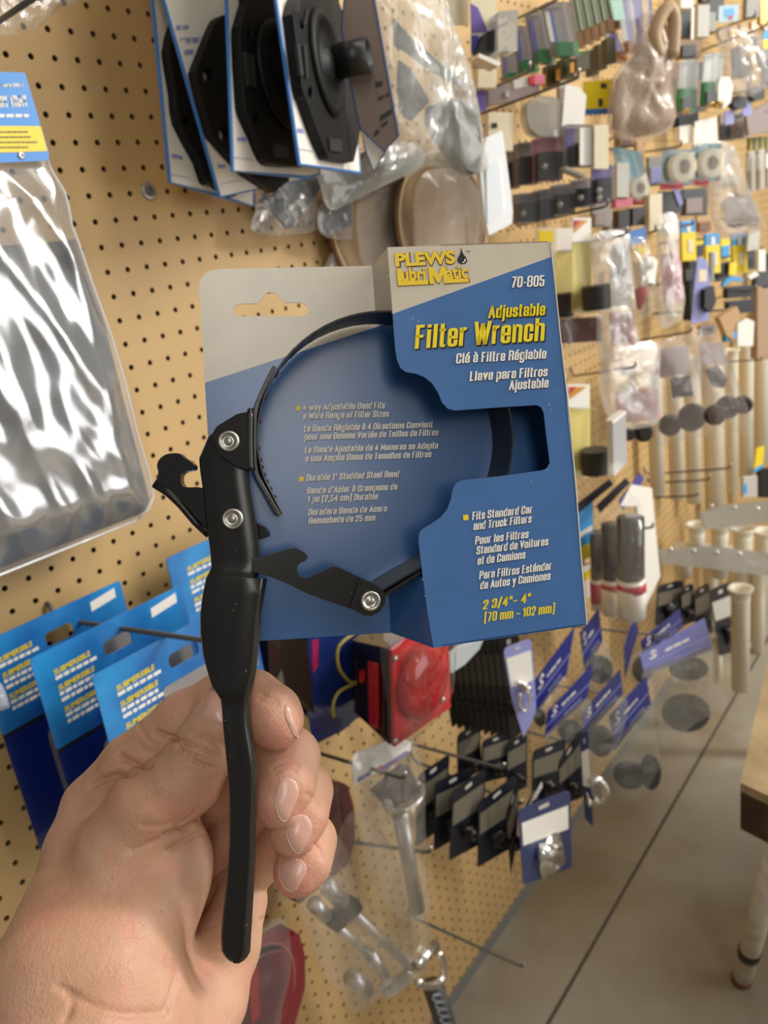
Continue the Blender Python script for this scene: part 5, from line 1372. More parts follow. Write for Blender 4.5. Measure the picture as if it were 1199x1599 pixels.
header_bag('front bag with broad periwinkle header and two dark oval pads', (998, 1023), (1099, 965), (1113, 1014), (1006, 1054), .235, 5, [(1004, 1050), (1060, 1028), (1113, 1010), (1118, 1055), (1136, 1100), (1085, 1130), (1042, 1170), (1030, 1160), (1024, 1120), (1012, 1085)], [(1072, 1043, 29, 19, True), (1068, 1112, 36, 30, False)], m_royal2)
header_bag('bag with royal blue header and a tilted white-lettered pad, second from front', (950, 1118), (1008, 1056), (1016, 1100), (959, 1172), .215, 25, [(957, 1168), (1014, 1100), (1024, 1150), (1032, 1190), (1005, 1240), (978, 1252), (962, 1235), (956, 1200)], [(980, 1208, 24, 22, False), (1013, 1204, 15, 27, True)])
header_bag('bag with dull blue header, third from front, over the slim edge-on card', (907, 1114), (968, 1044), (972, 1084), (911, 1152), .19, 28, [(909, 1150), (970, 1085), (978, 1120), (950, 1190), (915, 1215)], [(935, 1155, 20, 24, False)], mat('dusty blue header', c('3c3f78'), .4))
header_bag('bag with royal blue header, fourth from front on the middle hook', (854, 1112), (925, 1036), (916, 1090), (850, 1152), .165, 28, [(850, 1150), (914, 1090), (920, 1120), (880, 1170), (848, 1180)], [(888, 1140, 18, 18, False)])
header_bag('narrow bag with royal blue header beside the pale lilac card', (834, 1062), (897, 978), (884, 1052), (832, 1120), .14, 30, [(832, 1118), (880, 1056), (870, 1110), (845, 1135), (828, 1140)], [(840, 1118, 8, 14, True)])
header_bag('bag with royal blue header and dark round pad under the package corner', (905, 988), (934, 950), (940, 1002), (912, 1046), .14, 20, [(912, 1040), (940, 1000), (956, 1030), (955, 1060), (925, 1080), (908, 1070)], [(933, 1044, 20, 22, True)])
header_bag('slim bag with pale blue header, edge-on between royal blue bags', (974, 1010), (991, 955), (996, 985), (975, 1060), .15, 45, None, [], mat('pale blue header', c('50559c'), .4), False)
header_bag('small bag with royal blue header behind the broad periwinkle one', (1000, 1000), (1060, 951), (1066, 978), (1004, 1036), .16, 10, [(985, 1025), (1040, 1010), (1010, 1080), (990, 1085)], [(1000, 1045, 14, 20, False)])
# ------------------------------------------------------------------ clear packs of black tubes with red and white bands
m_tubeb = mat('smoked tube', c('2c3032'), .2, coat=.4)
for lab, x0, x1, y0, yb, h in (('clear pack with black tube and striped band, leftmost of three', 925, 944, 815, 950, .10), ('clear pack with black tube and striped band, middle of three', 944, 969, 800, 957, .15), ('clear pack with black tube and striped band, right of three with white back card', 970, 1000, 790, 962, .21)):
    s = Sheet((x0 + x1) / 2, 870, h, 15)
    t = thing('tube_pack', lab, 'packaged tube', s((x0 + x1) / 2, yb), 'packs of banded black tubes')
    xm = (x0 + x1) / 2; r = np.linalg.norm(s(x1, 870) - s(x0, 870)) * .40
    rod_px('tube', [(xm - 1, y0 + 18), (xm, 902)], s, r, r, m_tubeb, t, 18)
    q = MB(); q.tube([s(xm, 903, r), s(xm + 1, yb, r)], r * 1.05, 18); q.build('band', M('white'), t, smooth=True)
    q = MB(); q.tube([s(xm, 908, r), s(xm + 1, 922 if x0 > 930 else 940, r)], r * 1.08, 18); q.build('red_stripe', M('red'), t, smooth=True)
    bag_film('clear_pack', [(x0, y0), (x1, y0 - 8), (x1 + 2, 860), (x1 + 3, yb - 5), (x0 + 2, yb)], s, r * 2.2, .004, CLEAR, t, 3, .002, steps=2)
s = Sheet(1000, 850, .19, 15)
slab_part('back_card', [(968, 790), (985, 756), (1017, 762), (1020, 800), (1030, 900), (1003, 955), (998, 870), (994, 790)], s, 0, .0015, 'white', t)
for lab, pts, h, k in (('dark blue card edge, left of the three slanted strips above the tubes', [(898, 788), (950, 748), (956, 756), (903, 800)], .10, 'navy'), ('dark blue card edge, middle of the three slanted strips above the tubes', [(930, 790), (976, 746), (982, 754), (936, 800)], .13, 'navy'), ('bluish card edge, right of the three slanted strips above the tubes', [(965, 782), (998, 738), (1004, 748), (972, 796)], .12, 'violet')):
    item('header_card', lab, 'card', h, 20, [('card', k, pts, 0, .003)], 'slanted header cards')
t, s = item('hanging_card', 'sky blue and yellow card peeking out right of the package', 'card', .08, 15, [('card', 'sky', [(896, 795), (925, 775), (925, 850), (900, 900)], 0, .0015), ('stripe', 'yellow', [(900, 858), (924, 846), (924, 868), (902, 880)], .002, .0005), ('stripe', 'white', [(898, 836), (924, 820), (924, 828), (898, 844)], .002, .0005)])
t, s = item('hanging_card', 'yellow and white card low behind the package edge', 'card', .07, 15, [('card', 'white', [(902, 890), (922, 880), (922, 930), (908, 938)], 0, .0015), ('stripe', 'yellow', [(903, 900), (922, 888), (922, 902), (905, 912)], .002, .0005)])
hook(900, 830, 1020, 824, .22, 'wire hook across the clear packs of black tubes', .0026, None)
hook(890, 880, 968, 884, .16, 'short wire hook behind the banded black tubes', .0026, None)
# ------------------------------------------------------------------ cream plastic tubes with flared mouths
m_cream_t = mat('cream tube plastic', c('ebe4cf'), .38, coat=.2, sss=.05)
def flared(label, x0, x1, y0, y1, h, group):
    a_ = W((x0 + x1) / 2, y0, h); d = np.dot(a_ - CAM, RC[2]); r = (x1 - x0) / 2 * d / FPX * .92
    px = (x0 + x1) / 2
    # foot straight below, at the height seen at y1
    rz = ray(px, y1); k = np.hypot(*(a_ - CAM)[:2]) / np.hypot(*rz[:2]); zb = CAM[2] + k * rz[2]
    t = thing('flared_tube', label, 'plastic tube', (a_[0], a_[1], zb), group)
    L = a_[2] - zb
    q = MB(); q.lathe((a_[0], a_[1], zb), (0, 0, 1), [(0, r * .92), (L - .03, r * .96), (L - .012, r * 1.05), (L - .004, r * 1.28), (L, r * 1.30), (L, r * 1.1), (L - .02, r * .86), (L - .06, r * .82)], 28)
    o = q.build('body', m_cream_t, t, smooth=True)
    q = MB(); q.lathe((a_[0], a_[1], zb + L - .034), (0, 0, 1), [(0, r * .97), (.002, r * 1.02), (.004, r * .98)], 28); q.build('collar', m_cream_t, t, smooth=True)
G1, G2, G3 = 'upper cream tubes', 'middle cream tubes', 'lower cream tubes'
for x0, x1, y0, y1, h, lab, g in ((1006, 1034, 565, 772, .05, 'cream tube, leftmost of the upper row, behind the black grommets bag', G1), (1038, 1066, 561, 778, .05, 'cream tube, second from left in the upper row', G1), (1066, 1094, 557, 784, .05, 'cream tube, third from left in the upper row', G1),
                                  (1096, 1131, 551, 794, .05, 'broad cream tube at the front of the upper row', G1), (1132, 1153, 545, 768, .05, 'cream tube right of the broad one in the upper row', G1), (1154, 1178, 525, 745, .05, 'cream tube near the right edge, upper row', G1), (1178, 1205, 485, 720, .05, 'cream tube at the right edge of the picture, upper row', G1),
                                  (1074, 1101, 818, 862, .10, 'flared cream tube mouth, left of the middle row', G2), (1109, 1138, 820, 900, .12, 'flared cream tube mouth, second in the middle row', G2), (1144, 1176, 824, 1000, .14, 'flared cream tube, third in the middle row', G2), (1179, 1210, 828, 1043, .15, 'flared cream tube at the right edge, middle row', G2),
                                  (1056, 1080, 852, 900, .07, 'flared cream tube mouth low behind the clear strip, left', G3), (1096, 1122, 855, 960, .08, 'flared cream tube mouth low behind the clear strip, second', G3), (1134, 1160, 858, 1040, .09, 'flared cream tube low behind the clear strip, third', G3),
                                  (1140, 1172, 918, 1076, .25, 'long cream tube hanging lowest, right of the front navy card', G3), (1112, 1128, 1000, 1066, .16, 'short cream tube end behind the periwinkle header bag', G3), (1174, 1196, 880, 1042, .19, 'cream tube beside the lowest one, near the right edge', G3)):
    flared(lab, x0, x1, y0, y1, h, g)
for lab, pts, h, n, y in (('upper clear shelf strip with bright glints under the cream tubes', [(1090, 800), (1145, 786), (1240, 780), (1240, 806), (1150, 822), (1100, 826)], .17, 3, 790), ('lower clear shelf strip with bright glints over the navy cards', [(1026, 858), (1110, 852), (1240, 868), (1240, 905), (1110, 888), (1030, 880)], .19, 4, 858)):
    t, s = item('clear_strip', lab, 'strip', h, 10, [('strip', STRIP, pts, 0, .004)], 'clear strips on the tube hooks')
    for k in range(n):
        q = MB(); xx = pts[0][0] + 20 + 36 * k; q.lathe(s(xx, y + 2 * k, .005), s.n, [(0, .006), (.006, .005), (.008, 0)], 10); q.build('clip', mat('bright painted glint', (.85, .85, .85), .1, .6), t, smooth=True)  # bright beads put in for glints on the clear strip, not clips
hook(1005, 741, 1141, 731, .22, 'wire hook in front of the upper cream tubes, topmost', .0026, None)
hook(1010, 755, 1108, 749, .19, 'wire hook in front of the upper cream tubes, middle', .0026, None)
hook(985, 778, 1090, 774, .17, 'wire hook in front of the upper cream tubes, lowest', .0026, None)
# ------------------------------------------------------------------ timber bench at the right
t = thing('wooden_bench', 'weathered timber bench corner on a white pole leg with black band', 'bench', F(1158, 1528))
ZT = .65; A, B_, D_ = F(1156, 1222, ZT), F(1206, 1000, ZT), F(1215, 1250, ZT)
m_tim = mat('weathered timber', c('a08a66'), .7, bump=(90, .5, .002), vary=(18, .22)); m_tim2 = mat('dark apron timber', c('5e4a34'), .75, bump=(120, .5, .002), vary=(25, .25))  # apron boards get a darker brown than the top
u_, v_ = nrm(B_ - A), nrm(D_ - A); dn = np.array([0, 0, 1.0]); AP = .066
q = MB(); q.slab([A, A + u_ * 1.1, A + u_ * 1.1 + v_ * .8, A + v_ * .8], dn * -.015); q.build('top', m_tim, t)
for o_, e1, e2 in ((A, v_ * .8, u_ * .04), (A, u_ * 1.1, v_ * .04), (A + u_ * 1.06, v_ * .8, u_ * .04), (A + v_ * .76, u_ * 1.1, v_ * .04)):
    q = MB(); a0 = o_ - dn * .015; q.slab([a0, a0 + e1, a0 + e1 + e2, a0 + e2], dn * -AP); q.build('apron', m_tim2, t)
m_leg = mat('scuffed white paint', c('cdc5b2'), .5, vary=(40, .15))
f0 = F(1158, 1528, .012); dl = nrm(F(1199, 1385, .40) - f0)
def bench_leg(f0, f1):
    lg = MB(); lg.tube([f0, f1], .0175, 18); lg = lg.build('leg', m_leg, t, smooth=True); dl = nrm(f1 - f0)
    q = MB(); q.tube([f0 + dl * .125, f0 + dl * .155], .0195, 18); q.build('band', M('black'), lg, smooth=True)
    q = MB(); q.tube([f0 - dl * .012, f0 + dl * .016], .0185, 18); q.build('foot', mat('rusty foot', c('6a3f24'), .8), lg, smooth=True)
bench_leg(f0, f0 + dl * ((ZT - .03) / dl[2]))
for uu, vv in ((1.02, .07), (1.02, .73), (.08, .73)):
    p_ = A + u_ * uu + v_ * vv; bench_leg(np.array([p_[0], p_[1], .012]), np.array([p_[0], p_[1], ZT - .03]))
# ------------------------------------------------------------------ crowded hooks, upper right
def R(x0, y0, x1, y1, lean=0, rise=0): return quadpts(x0, y0, x1, y1, lean, rise)
def pk(label, h, parts, name='clear_pack', cat='package', yaw=35, group=None):
    """parts: (part, material, outline, depth, thickness)"""
    return item(name, label, cat, h, yaw, parts, group)
C_, B2 = CLEAR, BAG
# far upper rows first, then forward
GP = 'clear packs with green bottoms'
def green_pack(label, x, y, w, hh, lean, h, txt=False):
    t, s = pk(label, h, [('card', 'mauve', R(x, y, x + w, y + hh, lean), 0, .001), ('purple_strip', 'violet', R(x + w * .22, y + hh * .12, x + w * .48, y + hh * .72, lean * .6), .0015, .0006),
                         ('green_insert', 'green', R(x + w * .2 + lean * .75, y + hh * .72, x + w * .85 + lean * .75, y + hh * .98, lean * .2), .002, .014)], 'hardware_pack', 'package', 35, GP)
    slab_part('blister', R(x, y, x + w, y + hh, lean), s, .003, .016, C_, t, r=3)
    if txt: slab_part('white_print', R(x + w * .16, y + hh * .12, x + w * .34, y + hh * .68, lean * .55), s, .0023, .0005, 'white', t)
green_pack('clear pack with small green insert, lowest of the green ones beside the crinkled bag', 780, 80, 20, 50, 4, .06)
green_pack('clear pack with green insert, second from the lowest, upper hooks', 798, 45, 26, 72, 10, .09)
green_pack('clear pack with green insert, third from the lowest, upper hooks', 818, 22, 30, 80, 14, .12)
green_pack('clear pack with bright green insert and white print on a purple strip', 844, 8, 38, 84, 16, .16, True)
for k in range(6):
    x = 884 + 12 * k
    pk('slim grey-green pack with brown base, %s of the slanted six' % ['leftmost', 'second', 'third', 'fourth', 'fifth', 'rightmost'][k], .07 + .02 * k,
       [('card', mat('grey green pack', c('8a8a76'), .4), R(x, -25 - 3 * k, x + 13, 52 - 5 * k, 14), 0, .004), ('pale_edge', 'mint', R(x + 10, -25 - 3 * k, x + 12.5, 52 - 5 * k, 14), .0045, .002), ('brown_base', 'wood', R(x + 12, 52 - 5 * k, x + 26, 76 - 6 * k, 2), 0, .008)], 'slim_pack', 'package', 40, 'slanted grey-green packs')
pk('pale mint card above the purple and orange packs', .21, [('card', 'mint', R(952, 0, 970, 32, 6), 0, .002)], 'hanging_card', 'card')
def purple_pack(label, x, y, hh, h):
    t, s = pk(label, h, [('card', 'purple', R(x, y, x + 17, y + hh, 10), 0, .002), ('white_print', 'white', R(x - 3, y, x + 4, y + hh * .95, 10), .0022, .0006), ('orange_insert', 'orange', R(x + 7, y + hh, x + 28, y + hh + 17, 2), .001, .014)], 'hardware_pack', 'package', 35, 'purple packs with orange inserts')
    slab_part('blister', R(x - 4, y, x + 26, y + hh + 20, 8), s, .004, .014, C_, t, r=3)
purple_pack('purple pack with orange insert, left and lower of three, above the yellow card', 946, 55, 28, .16)
purple_pack('purple pack with orange insert, middle of three', 966, -5, 72, .19)
purple_pack('purple pack with orange insert, right of three, beside the brown bag', 982, -8, 80, .22)
for k in range(3):
    pk('dark olive bottle bottom, %s of three under the green inserts' % ['left', 'middle', 'right'][k], .10 + .03 * k, [('bottle', 'olive', R(846 + 22 * k, 106 - 10 * k, 866 + 22 * k, 140 - 12 * k, 0, 3), 0, .02), ('cap_edge', 'orange', R(846 + 22 * k, 118 - 10 * k, 852 + 22 * k, 138 - 12 * k, 0, 1), .021, .001)], 'small_bottle', 'bottle', 35, 'olive bottles')
for k in range(3):
    pk('dark olive pack, %s of three left of the orange inserts' % ['left', 'middle', 'right'][k], .12 + .03 * k, [('pack', mat('brown olive pack', c('56503a'), .35), R(912 + 13 * k, 82 - 9 * k, 926 + 13 * k, 122 - 9 * k, 2, 3), 0, .016)], 'small_pack', 'package', 35, 'olive packs')
pk('small pack with a red end below the green inserts', .15, [('card', 'lgrey', R(796, 128, 822, 142, 2, 6), 0, .01), ('red_end', 'red', R(820, 122, 828, 136, 0, 2), 0, .014), ('pink_end', 'pink', R(828, 121, 844, 136, 0, 2), .001, .013)])
t, s = pk('white card and clear box with a black part and purple sticker', .15, [('card', 'cream', R(733, -40, 773, 108, 3), 0, .002), ('sticker', 'purple', [(734, 5), (746, 12), (762, 50), (736, 52)], .0022, .0006), ('black_part', 'black', [(738, 88), (748, 58), (764, 50), (764, 86)], .003, .02), ('sticker', 'violet', R(735, 55, 747, 84), .0022, .001)])
slab_part('clear_box', R(763, 28, 793, 90, 0, 2), s, .006, .03, film('stiff clear box', (.8, .83, .84), .3, .08), t, r=3); slab_part('box_base', [(734, 92), (768, 106), (764, 112), (733, 98)], s, .006, .03, 'white', t)
pk('cream card behind the crinkled bag at the top', .12, [('card', 'cream', R(694, -40, 731, 40), 0, .002)], 'hanging_card', 'card')
pk('cream package below the clear box, over the purple strip', .11, [('card', 'cream', R(737, 108, 766, 142), 0, .02), ('strip', 'purple', R(742, 128, 757, 174, 2), -.002, .002)])
pk('clear pale pack with glints between two upper rods', .08, [('pack', 'mauve', R(758, 140, 838, 168, 0, 18), 0, .01), ('glint', mat('bright painted glint', (.85, .85, .85), .1, .6), R(788, 143, 793, 152), .011, .004)])  # the glint is painted as a bright slab on the pack
# brown bag, yellow card, white card
t, s = pk('crumpled brown bag, the tall tan bundle hanging upper right', .24, [('bundle', mat('tan brown wrap', c('9a7c62'), .45, vary=(25, .2)), [(960, 128), (985, 92), (1005, 66), (1030, 60), (1044, 92), (1042, 126), (1050, 184), (1032, 206), (992, 216), (954, 202)], 0, .012)], 'brown_bundle', 'bag')
bag_film('wrap', [(955, 126), (985, 86), (1000, 30), (1030, 18), (1052, 92), (1045, 126), (1054, 186), (1034, 210), (990, 220), (950, 206)], s, .013, .014, film('tan film', (.55, .42, .32), .55, .2, (40, .5, .004), .28), t, 3, .010)
q = MB(); q.tube([s(*p, .02) for p in smooth_line([(1030, 88), (1022, 55), (1034, 22), (1046, 14), (1053, 34), (1050, 88)], 5)], .011, 10); q.build('loop', mat('tan loop', c('b09474'), .5), t, smooth=True)
pk('yellow card with a blue foot and small dark print', .17, [('card', 'yellow', R(910, 128, 957, 172, 1, 4), 0, .002), ('blue_foot', mat('mid blue', c('3f74b4'), .4), R(912, 171, 957, 180, 0, 2), 0, .003), ('print', 'dgrey', R(934, 154, 941, 166), .0022, .0005), ('print', 'dgrey', R(938, 130, 947, 138), .0022, .0005)], 'hanging_card', 'card')
t, s = pk('white hang card over a clear blister with black part and purple print', .19, [('card', 'white', [(881, 133), (902, 136), (914, 150), (910, 198), (876, 198)], 0, .003), ('pack_back', 'mauve', R(873, 199, 912, 262, 0), 0, .002), ('purple_print', 'purple', [(886, 200), (896, 200), (896, 232), (880, 226)], .0022, .0006), ('black_part', 'black', [(885, 230), (902, 222), (912, 224), (912, 258), (884, 262)], .003, .02)])
slab_part('blister', R(872, 198, 913, 264), s, .005, .022, C_, t, r=3); slab_part('blister_lip', [(872, 262), (904, 276), (902, 280), (871, 267)], s, .005, .024, 'lgrey', t)
# dome packs
t, s = pk('clear domed pack with tan inside, wide and rounded, middle of the row', .14, [('card', 'tan', [(815, 168), (828, 158), (858, 160), (866, 170), (866, 214), (842, 216), (822, 204)], 0, .002), ('tan_part', 'mauve', [(830, 165), (848, 165), (852, 205), (832, 208)], .003, .014)])
slab_part('dome', smooth_line([(812, 172), (828, 156), (858, 158), (868, 172), (867, 215), (840, 218), (818, 206)], 3, True), s, .004, .024, film('cream clear dome', (.8, .75, .64), .35, .1), t)
pk('cream pack behind the white narrow pack', .10, [('card', 'cream', R(757, 178, 796, 238), 0, .012), ('dark_hole', 'black', R(768, 192, 776, 200), .013, .001)])
def dot_pack(label, x0, y0, x1, y1, h, top='mauve', n=1):
    t, s = pk(label, h, [('card', top, R(x0, y0, x1, y1, 0, 2), 0, .002), ('black_part', 'black', R(x0 + 4, y0 + (y1 - y0) * .32, x1 - 3, y1 - 3, 0, 2), .003, .016)], 'plug_pack', 'package', 35, 'clear packs with black plugs')
    for k in range(n):
        q = MB(); q.lathe(s((x0 + x1) / 2 + 1, y0 + (y1 - y0) * (.62 + .2 * k), .019), s.n, [(0, .006), (.004, .005), (.006, 0)], 12); q.build('bright_pin', m_tip, t, smooth=True)
    slab_part('blister', R(x0, y0, x1, y1, 0, 2), s, .004, .022, C_, t, r=3)
dot_pack('dark clear pack, leftmost in the row right of the narrow white pack', 783, 236, 803, 298, .08, 'brown', 0)
dot_pack('dark clear pack, second in the row, with purple-black foot', 800, 226, 832, 292, .11, 'mauve', 0)
dot_pack('clear pack with black plug and pinkish top under the wide dome', 831, 218, 868, 286, .15, 'pink')
dot_pack('clear pack with black plug, leftmost of the lower row', 800, 304, 832, 350, .10)
dot_pack('clear pack with black plug, second of the lower row', 832, 298, 856, 346, .12, 'mauve', 0)
dot_pack('clear pack with black plug, third of the lower row', 858, 290, 888, 338, .14)
dot_pack('clear pack with black plug, fourth of the lower row', 890, 282, 920, 326, .16)
dot_pack('tall narrow pack with black plug and two bright pins', 922, 262, 946, 320, .20, 'purple', 2)
pk('blank grey and white card pair in front of the yellow card', .22, [('card', 'lgrey', R(904, 200, 929, 258, 4), 0, .002), ('card_front', 'cream', R(926, 196, 948, 264, 0), .003, .004), ('clip', 'white', R(904, 200, 909, 258), .004, .003)], 'hanging_card', 'card')
# yellow paste packs with black rings
def ring_pack(label, x0, y0, x1, y1, h, blk, stick=True):
    t, s = pk(label, h, [('card', mat('pale yellow card', c('f0dc80'), .4), R(x0, y0, x1, y1), 0, .002), ('white_head', 'white', R(x0, y0, x1, y0 + (y1 - y0) * .26), .0022, .0006)], 'ring_pack', 'package', 30, 'yellow cards with black rings')
    if stick: slab_part('sticker', [(x0 + 3, y0 + 4), (x1 - 4, y0 + 4), (x0 + 3, y0 + 24)], s, .003, .0005, 'orange', t); slab_part('sticker_corner', [(x0 + 3, y0 + 4), (x0 + 14, y0 + 4), (x0 + 3, y0 + 16)], s, .0036, .0005, 'red', t)
    a0, a1, b0, b1 = blk; ctr = s((a0 + b0) / 2, a1, .035); r = np.linalg.norm(s(b0, a1) - s(a0, a1)) / 2 * .8; hh = np.linalg.norm(s(a0, b1) - s(a0, a1))
    q = MB(); q.lathe(ctr - np.array([0, 0, hh]), (0, 0, 1), [(0, r * .7), (0, r), (hh, r), (hh, r * .7)], 28); q.build('black_ring', mat('rubber ring', c('262523'), .5), t)
    slab_part('blister', R(x0, y0 + (y1 - y0) * .25, x1, y1), s, .003, .03, film('yellowish clear pack', (.85, .83, .66), .02, .08, None, .15), t, r=3)
ring_pack('yellow card pack with black ring, left and half behind the printed package', 864, 356, 893, 496, .08, (864, 458, 894, 494), False)
ring_pack('yellow card pack with orange sticker and black ring, right of the package top', 893, 340, 922, 488, .15, (908, 446, 952, 482))
ring_pack('yellow card pack with orange sticker, lower hook beside the package window', 886, 600, 920, 742, .12, (906, 702, 950, 738))
pk('yellowish card with white head, partly behind the package corner', .07, [('card', 'cream', R(836, 356, 868, 420), 0, .002), ('sticker', 'yellow', R(840, 360, 864, 378), .0022, .0005)], 'hanging_card', 'card')
# milky bags
def mbag(label, outline, h, contents, film_m=MILKY, yaw=30, seed=1, bulge=.010):
    t, s = pk(label, h, contents, 'poly_bag', 'bag', yaw)
    bag_film('bag_front', outline, s, .012, bulge, film_m, t, seed, .007); return t, s
mbag('milky clear bag around a tall white box', [(926, 366), (980, 362), (984, 395), (992, 470), (985, 485), (938, 484), (926, 420)], .19, [('white_box', 'lgrey', R(953, 380, 976, 478), 0, .012), ('box_edge', 'white', R(952, 380, 956, 478), .0122, .002), ('brass_bit', 'orange', R(934, 425, 939, 442), 0, .008)], MILKY, 30, 2)
mbag('bag with blue head, white blob and red corner', [(980, 384), (1006, 372), (1020, 410), (1026, 480), (1000, 502), (992, 490)], .20, [('blue_head', mat('mid blue', c('3f74b4'), .4), R(980, 362, 1007, 384, 0, 8), 0, .002), ('gold_part', 'yellow', R(983, 386, 1004, 396), 0, .008), ('white_part', 'white', [(988, 410), (1008, 400), (1016, 408), (1012, 440), (994, 448)], 0, .02), ('red_part', 'red', [(990, 452), (1004, 444), (1002, 470), (994, 484)], 0, .012)], BAG, 30, 4)
mbag('long crinkled white bag with pink contents', [(1027, 344), (1058, 338), (1060, 400), (1068, 470), (1062, 500), (1030, 510), (1028, 440)], .22, [('pink_part', 'pink', R(1031, 398, 1056, 470, 4), 0, .008), ('tan_part', 'tan', R(1044, 376, 1052, 402), 0, .006)], MILKY, 30, 5)
mbag('milky bag with rosy contents hanging below the white box', [(936, 482), (985, 472), (996, 520), (1000, 548), (960, 566), (936, 560)], .17, [('rosy_part', 'pink', R(950, 488, 982, 540, 4), 0, .01)], MILKY, 30, 7)
mbag('bag with dark red parts right beside the package fold', [(872, 494), (938, 486), (936, 540), (875, 552)], .10, [('dark_red_part', mat('maroon part', c('6a2c30'), .4), R(872, 498, 932, 536, 0, 4), 0, .014)], BAG, 30, 8)
t, s = mbag('milky bag with pink and red contents and a small white label', [(938, 560), (970, 545), (1026, 534), (1030, 590), (1028, 652), (1014, 666), (966, 668), (940, 630)], .17, [('red_part', 'pink', R(960, 612, 1022, 660, 2, 6), 0, .01), ('red_part', 'red', R(1013, 575, 1024, 585, 0), .001, .01), ('red_part', 'red', R(995, 610, 1004, 648), .001, .011), ('label', 'white', R(963, 602, 993, 618, 0, 3), .011, .0006), ('tan_part', 'tan', R(968, 570, 990, 586), 0, .006)], MILKY, 25, 9)
# black grommets in mauve bags
def grommet_bag(label, outline, h, papers, rings, seed):
    t, s = pk(label, h, papers, 'grommet_bag', 'bag', 25, 'mauve bags of black grommets')
    for (x, y, r, q2) in rings:
        q = MB(); k = np.dot(s(x, y) - CAM, RC[2]) / FPX; rr = r * k
        ax = nrm(s.n * q2 + s.r * (1 - q2)); q.lathe(s(x, y, .012), ax, [(-.010, rr * .55), (-.010, rr * .95), (-.004, rr), (.004, rr), (.010, rr * .92), (.010, rr * .55)], 24); q.build('grommet', mat('rubber black', c('1d1c1c'), .4), t, smooth=True)
    bag_film('bag_front', outline, s, .026, .010, film('mauve bag', (.46, .39, .36), .20, .14, (30, .5, .004), .28), t, seed, .006)
grommet_bag('mauve clear bag of black rubber grommets, left and behind', [(1022, 540), (1088, 525), (1100, 580), (1110, 672), (1060, 688), (1022, 690), (1016, 600)], .15, [('paper', 'mauve', R(1028, 545, 1075, 590, 2, 6), 0, .001), ('paper_print', 'dgrey', R(1046, 590, 1078, 622, 4, 4), .001, .001)], [(1046, 664, 17, .8), (1080, 652, 22, .7), (1004, 676, 14, .8), (980, 678, 10, .8)], 3)
grommet_bag('mauve clear bag of black rubber grommets, right and in front', [(1076, 520), (1122, 524), (1150, 590), (1176, 674), (1120, 666), (1108, 660), (1090, 590)], .25, [('paper', 'mauve', R(1090, 535, 1128, 570, 6), 0, .001), ('paper_print', 'dgrey', [(1100, 578), (1118, 570), (1136, 590), (1130, 606), (1112, 604)], .001, .001)], [(1136, 636, 18, .6), (1116, 648, 16, .6), (1160, 632, 14, .6)], 6)
pk('narrow whitish clear box sticking down beside the pink bag', .20, [('box', film('whitish clear box', (.8, .82, .84), .5, .12), [(947, 658), (968, 642), (970, 722), (949, 742)], 0, .014), ('lid', 'white', [(945, 656), (966, 640), (968, 644), (947, 661)], 0, .016)], 'clear_box', 'box', 20)
# tape rolls and teal cards
def tape(label, card, ring, red, h, head=None):
    t, s = pk(label, h, [('card', 'teal', card, 0, .002)] + ([('header', 'white', head, .001, .002)] if head else []) + ([('red_band', 'red', red, .0022, .002)] if red else []), 'tape_card', 'carded tape', 35, 'teal cards with tape rolls')
    x, y, rx, ry = ring; k = np.dot(s(x, y) - CAM, RC[2]) / FPX
    q = MB(); q.lathe(s(x, y, .003), s.n, [(0, ry * k * .5), (0, ry * k), (.018, ry * k), (.018, ry * k * .5), (0, ry * k * .5)], 28); q.build('roll', M('cream'), t)
    slab_part('blister', card, s, .004, .022, C_, t)
tape('teal card with a cream tape roll, lower left of the tape group', [(955, 232), (990, 240), (1006, 300), (1006, 318), (982, 318), (972, 300)], (992, 295, 9, 16), R(984, 308, 1005, 320), .15)
tape('teal card with a greyish tape roll, middle of the tape group', R(1034, 236, 1074, 290), (1060, 262, 10, 22), R(1030, 287, 1066, 297, 0, 2), .17)
tape('teal card with cream tape roll and white hang header, right of the tape group', R(1080, 226, 1116, 284, -2), (1104, 256, 8, 21), R(1082, 280, 1106, 290), .20, [(1084, 190), (1118, 182), (1120, 222), (1082, 230)])
pk('narrow white box at the left of the tape cards', .19, [('box', 'lgrey', R(953, 257, 972, 310), 0, .02), ('box_edge', 'white', R(953, 257, 957, 310), .0205, .002), ('red_base', 'pink', R(953, 312, 980, 326, 0, 3), 0, .016)], 'small_box', 'box')
t, s = mbag('tall clear brownish bag with a dark oval part, right edge of the tape group', [(1086, 232), (1144, 226), (1168, 290), (1192, 348), (1186, 360), (1128, 374), (1106, 320)], .23, [('brown_part', 'mauve', [(1124, 318), (1140, 302), (1168, 304), (1182, 342), (1176, 354), (1136, 352)], 0, .01), ('dark_part', mat('dark maroon', c('3a2622'), .4), [(1126, 340), (1146, 340), (1162, 352), (1150, 358), (1136, 354)], .0105, .006), ('white_part', 'white', [(1126, 236), (1142, 230), (1138, 266), (1123, 272)], .001, .008), ('white_part', 'white', R(1118, 276, 1134, 294), .001, .008), ('white_part', 'white', R(1136, 272, 1150, 292), .001, .008)], film('brownish bag', (.45, .40, .35), .5, .14, (30, .5, .004), .3), 30, 5)
pk('dark blue-black pack under the teal cards', .12, [('pack', 'dgrey', R(1026, 300, 1058, 334, 0, 2), 0, .016), ('blue_flap', 'lilac', [(1050, 296), (1058, 292), (1066, 318), (1060, 322)], .017, .002)])
pk('plain white box end among the brown bottoms', .18, [('box', 'cream', R(1004, 306, 1024, 362, 0, 3), 0, .02)], 'small_box', 'box')
